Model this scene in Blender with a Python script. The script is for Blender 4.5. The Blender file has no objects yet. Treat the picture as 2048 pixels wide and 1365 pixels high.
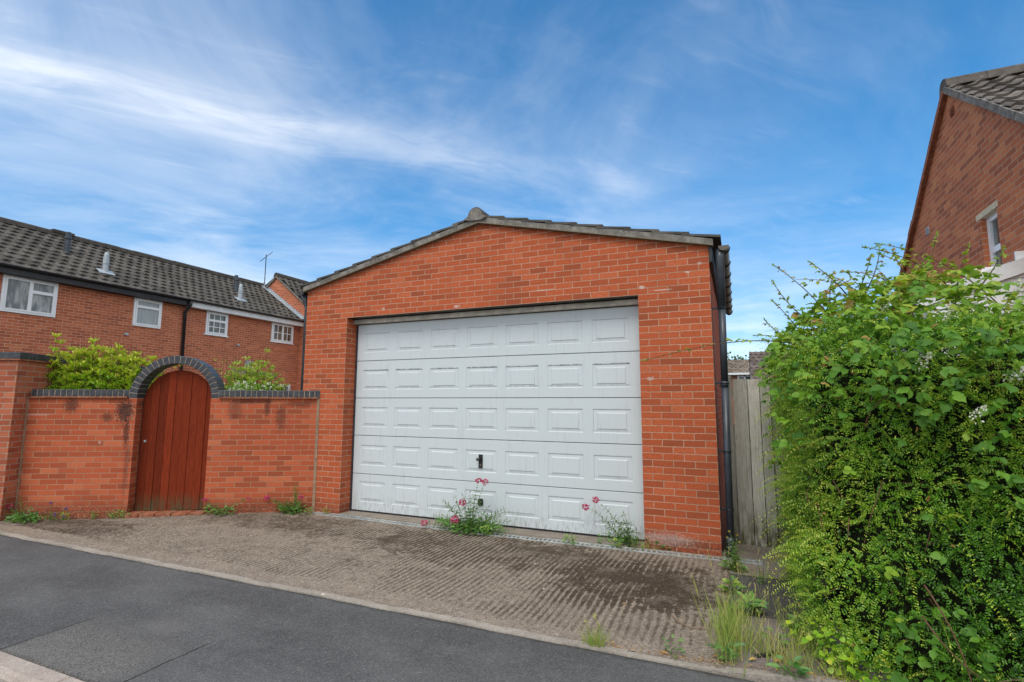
import bpy, math, random
import numpy as np
from mathutils import Vector, Matrix
random.seed(7)
rng = np.random.default_rng(11)
SC = bpy.context.scene
COL = SC.collection

# ------------------------------------------------------------------ camera
CAM_POS = (6.062, -6.002, 1.522)
yaw, pitch, roll = math.radians(-23.36), math.radians(6.83), math.radians(0.16)
fw = Vector((math.sin(yaw) * math.cos(pitch), math.cos(yaw) * math.cos(pitch), math.sin(pitch)))
r0 = Vector((math.cos(yaw), -math.sin(yaw), 0))
u0 = r0.cross(fw)
rv = math.cos(roll) * r0 + math.sin(roll) * u0
uv_ = -math.sin(roll) * r0 + math.cos(roll) * u0
cd = bpy.data.cameras.new('camera')
cam = bpy.data.objects.new('camera', cd)
COL.objects.link(cam)
cam.matrix_world = Matrix(((rv.x, uv_.x, -fw.x, CAM_POS[0]), (rv.y, uv_.y, -fw.y, CAM_POS[1]),
                           (rv.z, uv_.z, -fw.z, CAM_POS[2]), (0, 0, 0, 1)))
cd.sensor_width = 36.0
cd.lens = 1033.9 / 2048 * 36.0
cd.clip_end = 2000
SC.camera = cam

# ------------------------------------------------------------------ light
SUN_EL, SUN_AZ = 54.0, 178.0      # azimuth clockwise from +y; sun stands behind the camera, to the left
SKY_STRENGTH = 0.14
SC.view_settings.view_transform = 'Standard'
SC.view_settings.look = 'None'
SC.view_settings.gamma = 1
SC.view_settings.exposure = 0.50
sd = bpy.data.lights.new('sun', 'SUN')
sd.energy = 1.35
sd.angle = math.radians(30)
sd.color = (1.0, 0.94, 0.84)
so = bpy.data.objects.new('sun', sd)
COL.objects.link(so)
_d = Vector((math.sin(math.radians(SUN_AZ)) * math.cos(math.radians(SUN_EL)),
             math.cos(math.radians(SUN_AZ)) * math.cos(math.radians(SUN_EL)), math.sin(math.radians(SUN_EL))))
so.rotation_euler = _d.to_track_quat('Z', 'Y').to_euler()
so.location = (0, -20, 20)


class NT:
    """tiny helper to wire shader nodes"""
    def __init__(s, tree):
        s.t = tree

    def n(s, typ, ins=None, **kw):
        nd = s.t.nodes.new(typ)
        for k, v in kw.items():
            setattr(nd, k, v)
        for k, v in (ins or {}).items():
            s.set(nd.inputs[k], v)
        return nd

    def set(s, sock, v):
        if isinstance(v, bpy.types.NodeSocket):
            s.t.links.new(v, sock)
        elif isinstance(v, bpy.types.Node):
            s.t.links.new(v.outputs[0], sock)
        else:
            if sock.type == 'RGBA' and len(v) == 3:
                v = (*v, 1)
            sock.default_value = v

    def m(s, op, a, b=0.0, c=0.0, clamp=False):
        nd = s.t.nodes.new('ShaderNodeMath')
        nd.operation = op
        nd.use_clamp = clamp
        for i, v in enumerate((a, b, c)):
            s.set(nd.inputs[i], v)
        return nd.outputs[0]

    def mix(s, f, a, b, mode='MIX'):
        nd = s.t.nodes.new('ShaderNodeMix')
        nd.data_type = 'RGBA'
        nd.blend_type = mode
        s.set(nd.inputs[0], f)
        s.set(nd.inputs[6], a)
        s.set(nd.inputs[7], b)
        return nd.outputs[2]

    def ramp(s, f, stops, interp='LINEAR'):
        nd = s.t.nodes.new('ShaderNodeValToRGB')
        nd.color_ramp.interpolation = interp
        el = nd.color_ramp.elements
        while len(el) < len(stops):
            el.new(0.5)
        for e_, (p, c) in zip(el, stops):
            e_.position = p
            e_.color = (*c, 1) if not isinstance(c, float) else (c, c, c, 1)
        s.set(nd.inputs[0], f)
        return nd.outputs[0]

    def step(s, v, lo, hi):
        nd = s.t.nodes.new('ShaderNodeMapRange')
        nd.interpolation_type = 'SMOOTHSTEP'
        s.set(nd.inputs[0], v)
        s.set(nd.inputs[1], lo)
        s.set(nd.inputs[2], hi)
        return nd.outputs[0]

    def noise(s, vec, scale, detail=4, rough=0.55, dist=0.0):
        return s.n('ShaderNodeTexNoise', {'Vector': vec, 'Scale': scale, 'Detail': detail, 'Roughness': rough,
                                          'Distortion': dist}).outputs[0]

    def vmul(s, vec, v):
        return s.n('ShaderNodeVectorMath', {0: vec, 1: v}, operation='MULTIPLY').outputs[0]


def new_mat(name):
    m = bpy.data.materials.new(name)
    m.use_nodes = True
    t = NT(m.node_tree)
    return m, t, m.node_tree.nodes['Principled BSDF']


# world: clear physical sky with cirrus laid out on a high cloud plane
W = bpy.data.worlds.new('World')
SC.world = W
W.use_nodes = True
w = NT(W.node_tree)
bg = W.node_tree.nodes['Background']
sky = w.n('ShaderNodeTexSky', sky_type='NISHITA', sun_disc=False, sun_elevation=math.radians(SUN_EL),
          sun_rotation=math.radians(SUN_AZ), altitude=100, air_density=1.0, dust_density=0.35, ozone_density=2.6)
hs = w.n('ShaderNodeHueSaturation', {'Color': sky.outputs[0], 'Hue': 0.493, 'Saturation': 1.34, 'Value': 1.0})
tc = w.n('ShaderNodeTexCoord')
sep = w.n('ShaderNodeSeparateXYZ', {0: tc.outputs['Generated']})
dz = w.m('MAXIMUM', sep.outputs[2], 0.03)
dz = w.m('ADD', dz, 0.06)
cx_ = w.m('DIVIDE', sep.outputs[0], dz)
cy_ = w.m('DIVIDE', sep.outputs[1], dz)
CLOUD_NODES = (cx_, cy_)
cp = w.n('ShaderNodeCombineXYZ', {0: cx_, 1: cy_, 2: 0.0}).outputs[0]
warp = w.n('ShaderNodeTexNoise', {'Vector': cp, 'Scale': 0.55, 'Detail': 3.0}).outputs[1]
warp = w.n('ShaderNodeVectorMath', {0: warp, 1: (0.5, 0.5, 0.5)}, operation='SUBTRACT').outputs[0]
warp = w.vmul(warp, (0.62, 0.62, 0))
cpw = w.n('ShaderNodeVectorMath', {0: cp, 1: warp}, operation='ADD').outputs[0]
# band of cirrus: a straight line on the cloud plane, A -> B
BA = (-1.72, 0.66)
BB = (-0.30, 2.12)


def band(vec, A, B, width, s0, s1, s2, s3, widen=0.0):
    ex, ey = B[0] - A[0], B[1] - A[1]
    L = math.hypot(ex, ey)
    ex, ey = ex / L, ey / L
    sp = w.n('ShaderNodeSeparateXYZ', {0: vec})
    x = w.m('SUBTRACT', sp.outputs[0], A[0])
    y = w.m('SUBTRACT', sp.outputs[1], A[1])
    s_ = w.m('ADD', w.m('MULTIPLY', x, ex), w.m('MULTIPLY', y, ey))
    d_ = w.m('ADD', w.m('MULTIPLY', x, -ey), w.m('MULTIPLY', y, ex))
    wd = w.m('ADD', width, w.m('MULTIPLY', s_, widen))
    q = w.m('DIVIDE', d_, wd)
    g = w.m('EXPONENT', w.m('MULTIPLY', w.m('MULTIPLY', q, q), -1.0))
    r = w.m('MULTIPLY', w.m('MULTIPLY', w.step(s_, s0 * L, s1 * L), w.m('SUBTRACT', 1.0, w.m('MULTIPLY', w.step(s_, .25 * L, .75 * L), .45))), w.m('SUBTRACT', 1.0, w.step(s_, s2 * L, s3 * L)))
    return w.m('MULTIPLY', g, r), s_, d_


b1, s1_, d1_ = band(cpw, BA, BB, 0.135, -0.6, -0.1, 0.55, 1.05, 0.0)
fib = w.n('ShaderNodeCombineXYZ', {0: w.m('MULTIPLY', s1_, 0.8), 1: w.m('MULTIPLY', d1_, 3.2), 2: 0.0}).outputs[0]
fn = w.noise(fib, 2.2, 7, 0.62, 0.6)
fn2 = w.noise(cpw, 1.1, 6, 0.6, 0.4)
band_m = w.m('MULTIPLY', b1, w.step(fn, 0.22, 0.62))
b0, _, _ = band(cpw, BA, BB, 0.42, -0.9, -0.2, 0.9, 1.4, 0.05)
soft = w.m('MULTIPLY', b0, w.step(fn2, 0.28, 0.75))
wisps = w.m('MULTIPLY', w.step(fn, 0.46, 0.85), w.step(fn2, 0.40, 0.72))
low = w.m('SUBTRACT', 1.0, w.step(sep.outputs[2], 0.04, 0.42))
low = w.m('MULTIPLY', low, w.step(w.noise(cpw, 0.75, 5, 0.6), 0.34, 0.70))
cl = w.m('ADD', w.m('MULTIPLY', band_m, 0.31), w.m('MULTIPLY', soft, 0.27))
cl = w.m('ADD', cl, w.m('MULTIPLY', wisps, 0.26))
cl = w.m('ADD', cl, w.m('MULTIPLY', low, 0.48))
veil = w.m('MULTIPLY', w.step(w.noise(cpw, 0.9, 6, 0.62, 0.8), 0.36, 0.72), 0.24)
veil = w.m('MULTIPLY', veil, w.m('SUBTRACT', 1.0, w.m('MULTIPLY', w.step(cx_, -1.1, 0.1), 0.62)))
cl = w.m('ADD', cl, veil)
cl = w.m('MINIMUM', cl, 0.78)
# unseen cloud added as neutral fill light: a broken white deck over the street
ahead = w.m('ADD', w.m('MULTIPLY', sep.outputs[0], -0.3965), w.m('MULTIPLY', sep.outputs[1], 0.918))
fill_deck = w.m('MULTIPLY', w.m('SUBTRACT', 1.0, w.step(ahead, 0.15, 0.52)), w.m('ADD', 0.62, w.m('MULTIPLY', w.step(fn2, 0.35, 0.6), 0.33)))
cl = w.m('MAXIMUM', cl, fill_deck)
skyd = w.mix(w.step(sep.outputs[2], 0.0, 0.45), (0.70, 0.70, 0.76), (1.0, 1.0, 1.0))
skyd = w.mix(1.0, hs.outputs[0], skyd, 'MULTIPLY')
skyc = w.mix(cl, skyd, (6.3, 6.4, 6.5))
W.node_tree.links.new(skyc, bg.inputs[0])
bg.inputs[1].default_value = SKY_STRENGTH

# ------------------------------------------------------------------ mesh helpers
ORG = {}


def tag(o, label=None, cat=None, group=None, kind=None):
    if label: o['label'] = label
    if cat: o['category'] = cat
    if group: o['group'] = group
    if kind: o['kind'] = kind
    return o


def thing(name, loc, label, cat, group=None):
    o = bpy.data.objects.new(name, None)
    o.empty_display_size = 0.2
    COL.objects.link(o)
    o.location = loc
    ORG[o.name] = np.array(loc, float)
    return tag(o, label, cat, group)


def mesh_obj(name, V, F, UV, mat, parent=None, origin=None, smooth=False, attr=None):
    V = np.asarray(V, float).reshape(-1, 3)
    if parent is not None:
        og = ORG[parent.name]
    else:
        og = np.array(origin if origin is not None else (0, 0, 0), float)
    me = bpy.data.meshes.new(name)
    me.from_pydata((V - og).tolist(), [], F)
    if UV is not None:
        l = me.uv_layers.new(name='UVMap')
        l.data.foreach_set('uv', np.asarray(UV, np.float32).ravel())
    if attr is not None:
        a = me.attributes.new('tint', 'FLOAT', 'FACE')
        a.data.foreach_set('value', np.asarray(attr, np.float32))
    if smooth:
        me.polygons.foreach_set('use_smooth', [True] * len(me.polygons))
    me.materials.append(mat)
    me.update()
    o = bpy.data.objects.new(name, me)
    COL.objects.link(o)
    ORG[o.name] = og
    if parent is not None:
        o.parent = parent
    else:
        o.location = og
    return o


class MB:
    """collects faces; every face gets UVs in metres (along the face, up)"""
    def __init__(s):
        s.v, s.f, s.uv = [], [], []

    def poly(s, pts, flip=False):
        pts = [Vector(p) for p in pts]
        if flip: pts = pts[::-1]
        i = len(s.v)
        s.v += [tuple(p) for p in pts]
        s.f.append(list(range(i, i + len(pts))))
        nrm = Vector((0, 0, 0))
        for a, b in zip(pts, pts[1:] + pts[:1]):
            nrm += a.cross(b)
        if nrm.length < 1e-12: nrm = Vector((0, 0, 1))
        nrm.normalize()
        if abs(nrm.z) > 0.95:
            t, b = Vector((1, 0, 0)), Vector((0, 1, 0))
        else:
            t = Vector((0, 0, 1)).cross(nrm).normalized()
            b = nrm.cross(t)
        if abs(nrm.z) < 0.2:
            b = Vector((0, 0, 1))
        s.uv += [(p.dot(t), p.dot(b)) for p in pts]
        return s

    def grid8(s, p):   # p: 8 corners, bottom 4 (ccw from above) + top 4
        for q in ((3, 2, 1, 0), (4, 5, 6, 7), (0, 1, 5, 4), (1, 2, 6, 5), (2, 3, 7, 6), (3, 0, 4, 7)):
            s.poly([p[k] for k in q])
        return s

    def box(s, x0, x1, y0, y1, z0, z1):
        return s.grid8([(x0, y0, z0), (x1, y0, z0), (x1, y1, z0), (x0, y1, z0),
                        (x0, y0, z1), (x1, y0, z1), (x1, y1, z1), (x0, y1, z1)])

    def obox(s, o, a, b, c, A, B, C):
        """box with origin o and axes a,b,c over ranges A,B,C"""
        o, a, b, c = Vector(o), Vector(a), Vector(b), Vector(c)
        P = lambda i, j, k: o + a * A[i] + b * B[j] + c * C[k]
        pts = [P(0, 0, 0), P(1, 0, 0), P(1, 1, 0), P(0, 1, 0), P(0, 0, 1), P(1, 0, 1), P(1, 1, 1), P(0, 1, 1)]
        if a.cross(b).dot(c) < 0:
            pts = [pts[k] for k in (3, 2, 1, 0, 7, 6, 5, 4)]
        return s.grid8(pts)

    def prism(s, poly, o, a, b, c, d0, d1):
        """polygon in plane (a,b) extruded along c"""
        o, a, b, c = Vector(o), Vector(a), Vector(b), Vector(c)
        P0 = [o + a * p[0] + b * p[1] + c * d0 for p in poly]
        P1 = [o + a * p[0] + b * p[1] + c * d1 for p in poly]
        rev = a.cross(b).dot(c) * (d1 - d0) < 0
        s.poly(P1, rev)
        s.poly(P0, not rev)
        for i in range(len(poly)):
            j = (i + 1) % len(poly)
            s.poly([P0[i], P0[j], P1[j], P1[i]], rev)
        return s

    def tube(s, path, rad, n=10, cap=True, arc=None):
        path = [Vector(p) for p in path]
        if not hasattr(rad, '__len__'): rad = [rad] * len(path)
        rings = []
        up = Vector((0.13, 0.21, 0.97))
        for i, p in enumerate(path):
            d = (path[min(i + 1, len(path) - 1)] - path[max(i - 1, 0)]).normalized()
            if abs(d.dot(up)) > 0.95: up = Vector((1, 0.1, 0))
            a = d.cross(up).normalized()
            b = a.cross(d)
            rings.append([p + (a * math.cos(2 * math.pi * k / n) + b * math.sin(2 * math.pi * k / n)) * rad[i] for k in range(n)])
        base = len(s.v)
        for r in rings:
            s.v += [tuple(p) for p in r]
        for i in range(len(rings) - 1):
            for k in range(n):
                a, b = base + i * n + k, base + i * n + (k + 1) % n
                s.f.append([a, b, b + n, a + n])
                s.uv += [(k / n, i), ((k + 1) / n, i), ((k + 1) / n, i + 1), (k / n, i + 1)]
        if cap:
            for i, fl in ((0, True), (len(rings) - 1, False)):
                f = [base + i * n + k for k in range(n)]
                s.f.append(f[::-1] if fl else f)
                s.uv += [(0, 0)] * n
        return s

    def build(s, name, mat, parent=None, origin=None, smooth=False, bevel=0.0):
        o = mesh_obj(name, s.v, s.f, s.uv, mat, parent, origin, smooth)
        if bevel:
            # weld the corners first so that the edges really round over
            wl = o.modifiers.new('weld', 'WELD')
            wl.merge_threshold = 0.0002
            b = o.modifiers.new('bevel', 'BEVEL')
            b.width = bevel
            b.segments = 2
            b.limit_method = 'ANGLE'
            b.angle_limit = math.radians(40)
        return o


# ------------------------------------------------------------------ materials
def brick_mat(name, pal, mortar, mortar_size=0.005, row=0.075, bw=0.225, stains=(), whites=(), moss=0.0, rustic=0.4,
              uoff=0.0, voff=0.0, wear=0.25, soil=0.0):
    m, t, p = new_mat(name)
    uv = t.n('ShaderNodeUVMap').outputs[0]
    uv0 = uv
    # slightly uneven courses
    wob = t.n('ShaderNodeTexNoise', {'Vector': uv, 'Scale': 7.0, 'Detail': 6.0, 'Roughness': 0.7}).outputs[1]
    wob = t.n('ShaderNodeVectorMath', {0: wob, 1: (0.5, 0.5, 0.5)}, operation='SUBTRACT').outputs[0]
    wob = t.vmul(wob, (0.014, 0.011, 0))
    uv = t.n('ShaderNodeVectorMath', {0: uv, 1: wob}, operation='ADD').outputs[0]
    uv = t.n('ShaderNodeVectorMath', {0: uv, 1: (uoff + 20 * bw, voff + 40 * row, 0)}, operation='ADD').outputs[0]
    br = t.n('ShaderNodeTexBrick', {'Vector': uv, 'Color1': (0, 0, 0), 'Color2': (1, 1, 1), 'Mortar': (0.5, 0.5, 0.5),
                                    'Scale': 1.0, 'Mortar Size': mortar_size, 'Mortar Smooth': 0.25, 'Bias': 0.0,
                                    'Brick Width': bw, 'Row Height': row}, offset=0.5, offset_frequency=2, squash=1.0)
    col = t.ramp(br.outputs[0], pal)
    n1 = t.noise(t.vmul(uv, (0.6, 1.0, 1.0)), 55, 6, 0.78)
    n2 = t.noise(uv0, 2.2, 5, 0.6)
    n3 = t.noise(uv0, 38, 4, 0.6)
    col = t.mix(t.m('MULTIPLY', t.step(n1, 0.46, 0.66), rustic), col, tuple(c * 0.50 for c in pal[-1][1]))
    col = t.mix(t.m('MULTIPLY', t.step(n3, 0.50, 0.78), rustic * 0.6), col, tuple(min(1, c * 1.35) for c in pal[0][1]))
    col = t.mix(t.m('MULTIPLY', t.step(n2, 0.45, 0.8), wear), col, tuple(c * 0.55 + 0.015 for c in pal[-1][1]))
    mcol = t.mix(t.step(n3, 0.3, 0.7), mortar, tuple(c * 0.68 for c in mortar))
    mcol = t.mix(t.step(n2, 0.40, 0.75), mcol, tuple(c * 0.62 for c in mortar))
    fac = br.outputs[1]
    col = t.mix(fac, col, mcol)
    su = t.n('ShaderNodeSeparateXYZ', {0: uv0})

    def blob(u, v, ru, rvv, vec_noise):
        a = t.m('DIVIDE', t.m('SUBTRACT', su.outputs[0], u), ru)
        b = t.m('DIVIDE', t.m('SUBTRACT', su.outputs[1], v), rvv)
        d = t.m('SQRT', t.m('ADD', t.m('MULTIPLY', a, a), t.m('MULTIPLY', b, b)))
        d = t.m('ADD', d, t.m('MULTIPLY', t.m('SUBTRACT', vec_noise, 0.5), 2.2))
        return t.m('SUBTRACT', 1.0, t.step(d, 0.35, 1.0))
    for (u, v, ru, rvv, k) in stains:
        col = t.mix(t.m('MULTIPLY', blob(u, v, ru, rvv, n3), k), col, (0.028, 0.019, 0.018))
    for (u, v, ru, rvv, k) in whites:
        col = t.mix(t.m('MULTIPLY', blob(u, v, ru * 1.15, rvv * .9, n1), k * .7), col, (0.62, 0.58, 0.54))
    if moss:
        mm = t.m('MULTIPLY', t.step(t.noise(uv0, 3.0, 5, 0.65), 0.45, 0.75), moss)
        col = t.mix(mm, col, (0.07, 0.062, 0.03))
    if soil:
        base = t.m('MULTIPLY', t.m('SUBTRACT', 1.0, t.step(su.outputs[1], -0.05, 0.22)), t.step(n3, 0.3, 0.6))
        col = t.mix(t.m('MULTIPLY', base, soil), col, (0.075, 0.045, 0.032))
    t.set(p.inputs['Base Color'], col)
    t.set(p.inputs['Roughness'], 0.88)
    t.set(p.inputs['Specular IOR Level'], 0.25)
    h = t.m('ADD', t.m('MULTIPLY', t.m('SUBTRACT', 1.0, fac), 1.0), t.m('MULTIPLY', n1, 0.35 + rustic * 0.5))
    bp = t.n('ShaderNodeBump', {'Height': h, 'Strength': 0.45, 'Distance': 0.005})
    t.set(p.inputs['Normal'], bp.outputs[0])
    return m


def simple_mat(name, col, rough=0.6, var=0.15, scale=14.0, spec=0.4, bump=0.0, bscale=60.0, dirt=None, dirt_amt=0.0, metal=0.0):
    m, t, p = new_mat(name)
    pos = t.n('ShaderNodeNewGeometry').outputs[0]
    n1 = t.noise(pos, scale, 5, 0.6)
    c = t.mix(t.step(n1, 0.3, 0.75), tuple(x * (1 - var) for x in col), tuple(min(1, x * (1 + var)) for x in col))
    if dirt:
        c = t.mix(t.m('MULTIPLY', t.step(t.noise(pos, scale * 0.35, 6, 0.68), 0.48, 0.75), dirt_amt), c, dirt)
    t.set(p.inputs['Base Color'], c)
    t.set(p.inputs['Roughness'], rough)
    t.set(p.inputs['Specular IOR Level'], spec)
    t.set(p.inputs['Metallic'], metal)
    if bump:
        bp = t.n('ShaderNodeBump', {'Height': t.noise(pos, bscale, 5, 0.65), 'Strength': 0.6, 'Distance': bump})
        t.set(p.inputs['Normal'], bp.outputs[0])
    return m


def leaf_mat(name, stops, rough=0.42, trans=0.3, spec=0.45):
    m, t, p = new_mat(name)
    at = t.n('ShaderNodeAttribute', attribute_name='tint')
    col = t.ramp(at.outputs['Fac'], stops)
    pos = t.n('ShaderNodeNewGeometry')
    n = t.noise(pos.outputs[0], 45, 3, 0.6)
    col = t.mix(t.m('MULTIPLY', t.step(n, 0.35, 0.75), 0.35), col, t.mix(1.0, col, (0.55, 0.6, 0.5), 'MULTIPLY'))
    back = t.mix(0.35, col, (0.25, 0.32, 0.16))
    col2 = t.mix(t.m('MULTIPLY', pos.outputs['Backfacing'], 0.5), col, back)
    t.set(p.inputs['Base Color'], col2)
    t.set(p.inputs['Roughness'], rough)
    t.set(p.inputs['Specular IOR Level'], spec)
    tr = t.n('ShaderNodeBsdfTranslucent', {'Color': t.mix(1.0, col, (1.25, 1.3, 0.55), 'MULTIPLY')})
    ms = t.n('ShaderNodeMixShader', {0: trans, 1: p.outputs[0], 2: tr.outputs[0]})
    out = m.node_tree.nodes['Material Output']
    m.node_tree.links.new(ms.outputs[0], out.inputs[0])
    return m


def fx(px, py): ...


M = {}
E_ = Vector((0.8703, 0.4926, 0))      # along the garden wall
N_ = Vector((0.4926, -0.8703, 0))     # its front normal
U0 = 0.3046                           # u of the wall's right end
G = -0.06                             # ground level in front of the garage

ORANGE = [(0.0, (0.31, 0.076, 0.033)), (0.12, (0.38, 0.086, 0.035)), (0.32, (0.44, 0.096, 0.037)), (0.7, (0.49, 0.107, 0.040)), (1.0, (0.54, 0.135, 0.057))]
M['brick_garage'] = brick_mat('brick_garage', ORANGE, (0.56, 0.33, 0.22), 0.0054, uoff=0.0, rustic=0.78, wear=0.12, soil=0.7,
                              whites=[(5.11, 2.86, .035, .03, 1), (2.65, 2.81, .05, .03, .8), (3.9, 2.93, .16, .012, .8), (5.62, 2.99, .03, .02, .8),
                                      (5.33, 2.81, .12, .012, .8), (5.18, 1.80, .045, .035, .6), (1.45, 2.86, .03, .03, .7), (5.75, 3.08, .03, .02, .7),
                                      (5.3, 0.06, .35, .10, .55)])
M['brick_garden'] = brick_mat('brick_garden', [(0.0, (0.31, 0.072, 0.031)), (0.3, (0.40, 0.086, 0.036)), (0.75, (0.475, 0.106, 0.044)), (1.0, (0.53, 0.15, 0.068))],
                              (0.48, 0.27, 0.17), 0.0050, uoff=0.05, rustic=0.3, wear=0.25, soil=0.8,
                              stains=[(U0 - 2.70, 1.38, .16, .22, .85), (U0 - 2.66, 1.1, .05, .3, .7), (U0 - 3.42, 1.47, .13, .14, .7), (U0 - 0.75, 1.44, .05, .18, .6), (U0 - 2.93, 1.3, .1, .09, .6),
                                      (U0 - 0.55, 1.30, .10, .25, .5), (U0 - 1.2, 1.40, .14, .22, .45), (U0 - 0.3, 1.5, .3, .05, .5), (U0 - 1.0, 1.53, .45, .04, .5), (U0 - 2.62, .6, .05, .5, .4)],
                              whites=[(U0 - 3.85, 1.34, .2, .02, .4), (U0 - 3.0, .95, .02, .03, .6)])
M['brick_tall'] = brick_mat('brick_tall', [(0.0, (0.32, 0.08, 0.042)), (0.4, (0.42, 0.105, 0.05)), (1.0, (0.52, 0.17, 0.09))],
                            (0.46, 0.34, 0.25), 0.006, rustic=0.35, wear=0.3, moss=0.45, soil=0.6, stains=[(1.84, 1.95, .07, .14, .8)])
M['brick_terrace'] = brick_mat('brick_terrace', [(0.0, (0.34, 0.092, 0.046)), (0.25, (0.43, 0.115, 0.053)), (0.8, (0.51, 0.142, 0.065)), (1.0, (0.56, 0.18, 0.085))],
                               (0.66, 0.45, 0.32), 0.0062, rustic=0.3, wear=0.12)
M['brick_house'] = brick_mat('brick_house', [(0.0, (0.31, 0.095, 0.048)), (0.3, (0.43, 0.130, 0.058)), (0.75, (0.52, 0.160, 0.070)), (1.0, (0.60, 0.22, 0.090))],
                             (0.56, 0.38, 0.26), 0.0055, rustic=0.3, wear=0.35)
M['brick_far'] = brick_mat('brick_far', [(0.0, (0.22, 0.09, 0.06)), (1.0, (0.33, 0.14, 0.09))], (0.4, 0.3, 0.22), rustic=0.2)
M['blue_brick'] = simple_mat('blue_brick', (0.040, 0.045, 0.054), 0.38, 0.45, 22, 0.5, 0.002, 70, (0.12, 0.115, 0.11), 0.35)
M['coping_mortar'] = simple_mat('coping_mortar', (0.36, 0.29, 0.22), 0.9, 0.3, 30, 0.2, 0.002, 90, (0.12, 0.10, 0.08), 0.5)
M['clay_tile'] = simple_mat('clay_tile', (0.30, 0.11, 0.06), 0.85, 0.35, 18, 0.2, 0.002, 80, (0.30, 0.25, 0.2), 0.5)
M['mortar'] = simple_mat('mortar', (0.215, 0.200, 0.180), 0.92, 0.35, 12, 0.2, 0.004, 60, (0.07, 0.068, 0.06), 0.7)
M['joint_sand'] = simple_mat('joint_sand', (0.31, 0.21, 0.14), 0.92, 0.25, 25, 0.2, 0.003, 70, (0.12, 0.10, 0.07), 0.4)
M['tile_dark'] = simple_mat('tile_dark', (0.085, 0.082, 0.078), 0.8, 0.35, 9, 0.3, 0.003, 80, (0.20, 0.18, 0.14), 0.5)
M['black_plastic'] = simple_mat('black_plastic', (0.020, 0.022, 0.027), 0.32, 0.3, 6, 0.5, 0, 60, (0.07, 0.07, 0.075), 0.35)
M['grey_pipe'] = simple_mat('grey_pipe', (0.040, 0.050, 0.065), 0.36, 0.3, 5, 0.5, 0, 60, (0.09, 0.10, 0.11), 0.45)
M['gutter_brown'] = simple_mat('gutter_brown', (0.085, 0.066, 0.05), 0.35, 0.4, 7, 0.5, 0, 60, (0.16, 0.14, 0.11), 0.4)
M['black_wood'] = simple_mat('black_wood', (0.022, 0.022, 0.025), 0.5, 0.5, 9, 0.4, 0.001, 60, (0.06, 0.055, 0.05), 0.5)
M['white_wood'] = simple_mat('white_wood', (0.72, 0.74, 0.75), 0.5, 0.08, 6, 0.4, 0, 60, (0.45, 0.45, 0.43), 0.3)
M['upvc'] = simple_mat('upvc', (0.80, 0.82, 0.83), 0.3, 0.05, 5, 0.5)
M['lead'] = simple_mat('lead', (0.36, 0.41, 0.45), 0.5, 0.2, 12, 0.5, 0, 60, (0.55, 0.57, 0.58), 0.4)
M['dark_metal'] = simple_mat('dark_metal', (0.018, 0.017, 0.016), 0.35, 0.2, 40, 0.5)
M['key_metal'] = simple_mat('key_metal', (0.5, 0.47, 0.4), 0.3, 0.1, 40, 0.5, metal=0.8)
M['header_board'] = simple_mat('header_board', (0.62, 0.575, 0.50), 0.7, 0.2, 9, 0.3, 0.001, 60, (0.16, 0.14, 0.12), 0.5)
M['rubber'] = simple_mat('rubber', (0.014, 0.015, 0.02), 0.6, 0.2, 30)
M['stone_lintel'] = simple_mat('stone_lintel', (0.60, 0.53, 0.38), 0.85, 0.15, 14, 0.2, 0.002, 80)
M['render_white'] = simple_mat('render_white', (0.70, 0.68, 0.63), 0.85, 0.08, 8)
M['bark'] = simple_mat('bark', (0.055, 0.038, 0.027), 0.9, 0.4, 40, 0.2)
M['twig_brown'] = simple_mat('twig_brown', (0.14, 0.08, 0.045), 0.8, 0.3, 60, 0.2)
M['cane_red'] = simple_mat('cane_red', (0.105, 0.075, 0.035), 0.6, 0.4, 20, 0.3)
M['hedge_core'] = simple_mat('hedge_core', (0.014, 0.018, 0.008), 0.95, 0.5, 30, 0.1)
M['zinc_grate'] = simple_mat('zinc_grate', (0.44, 0.48, 0.48), 0.45, 0.3, 15, 0.5, 0, 60, (0.15, 0.13, 0.10), 0.6, metal=0.3)
M['pebble'] = simple_mat('pebble', (0.50, 0.46, 0.40), 0.8, 0.3, 60, 0.2)
M['soil'] = simple_mat('soil', (0.050, 0.034, 0.024), 0.95, 0.5, 25, 0.1, 0.01, 40)
M['petal_pink'] = leaf_mat('petal_pink', [(0, (0.42, 0.02, 0.13)), (0.5, (0.68, 0.05, 0.22)), (1, (0.80, 0.20, 0.38))], 0.6, 0.25, 0.2)
M['petal_violet'] = leaf_mat('petal_violet', [(0, (0.12, 0.05, 0.28)), (1, (0.27, 0.16, 0.48))], 0.6, 0.25, 0.2)
M['petal_white'] = leaf_mat('petal_white', [(0, (0.62, 0.60, 0.52)), (1, (0.85, 0.85, 0.8))], 0.6, 0.2, 0.2)
M['petal_yellow'] = leaf_mat('petal_yellow', [(0, (0.55, 0.42, 0.04)), (1, (0.75, 0.62, 0.10))], 0.6, 0.2, 0.2)
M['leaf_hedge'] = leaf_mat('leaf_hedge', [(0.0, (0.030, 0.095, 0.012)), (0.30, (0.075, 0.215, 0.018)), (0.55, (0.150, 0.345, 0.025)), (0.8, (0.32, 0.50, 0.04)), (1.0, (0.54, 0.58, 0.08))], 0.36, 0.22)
M['leaf_bramble'] = leaf_mat('leaf_bramble', [(0.0, (0.045, 0.13, 0.018)), (0.35, (0.10, 0.25, 0.025)), (0.65, (0.20, 0.37, 0.030)), (0.9, (0.36, 0.44, 0.045)), (1.0, (0.44, 0.24, 0.10))], 0.5, 0.3, 0.3)
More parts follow.
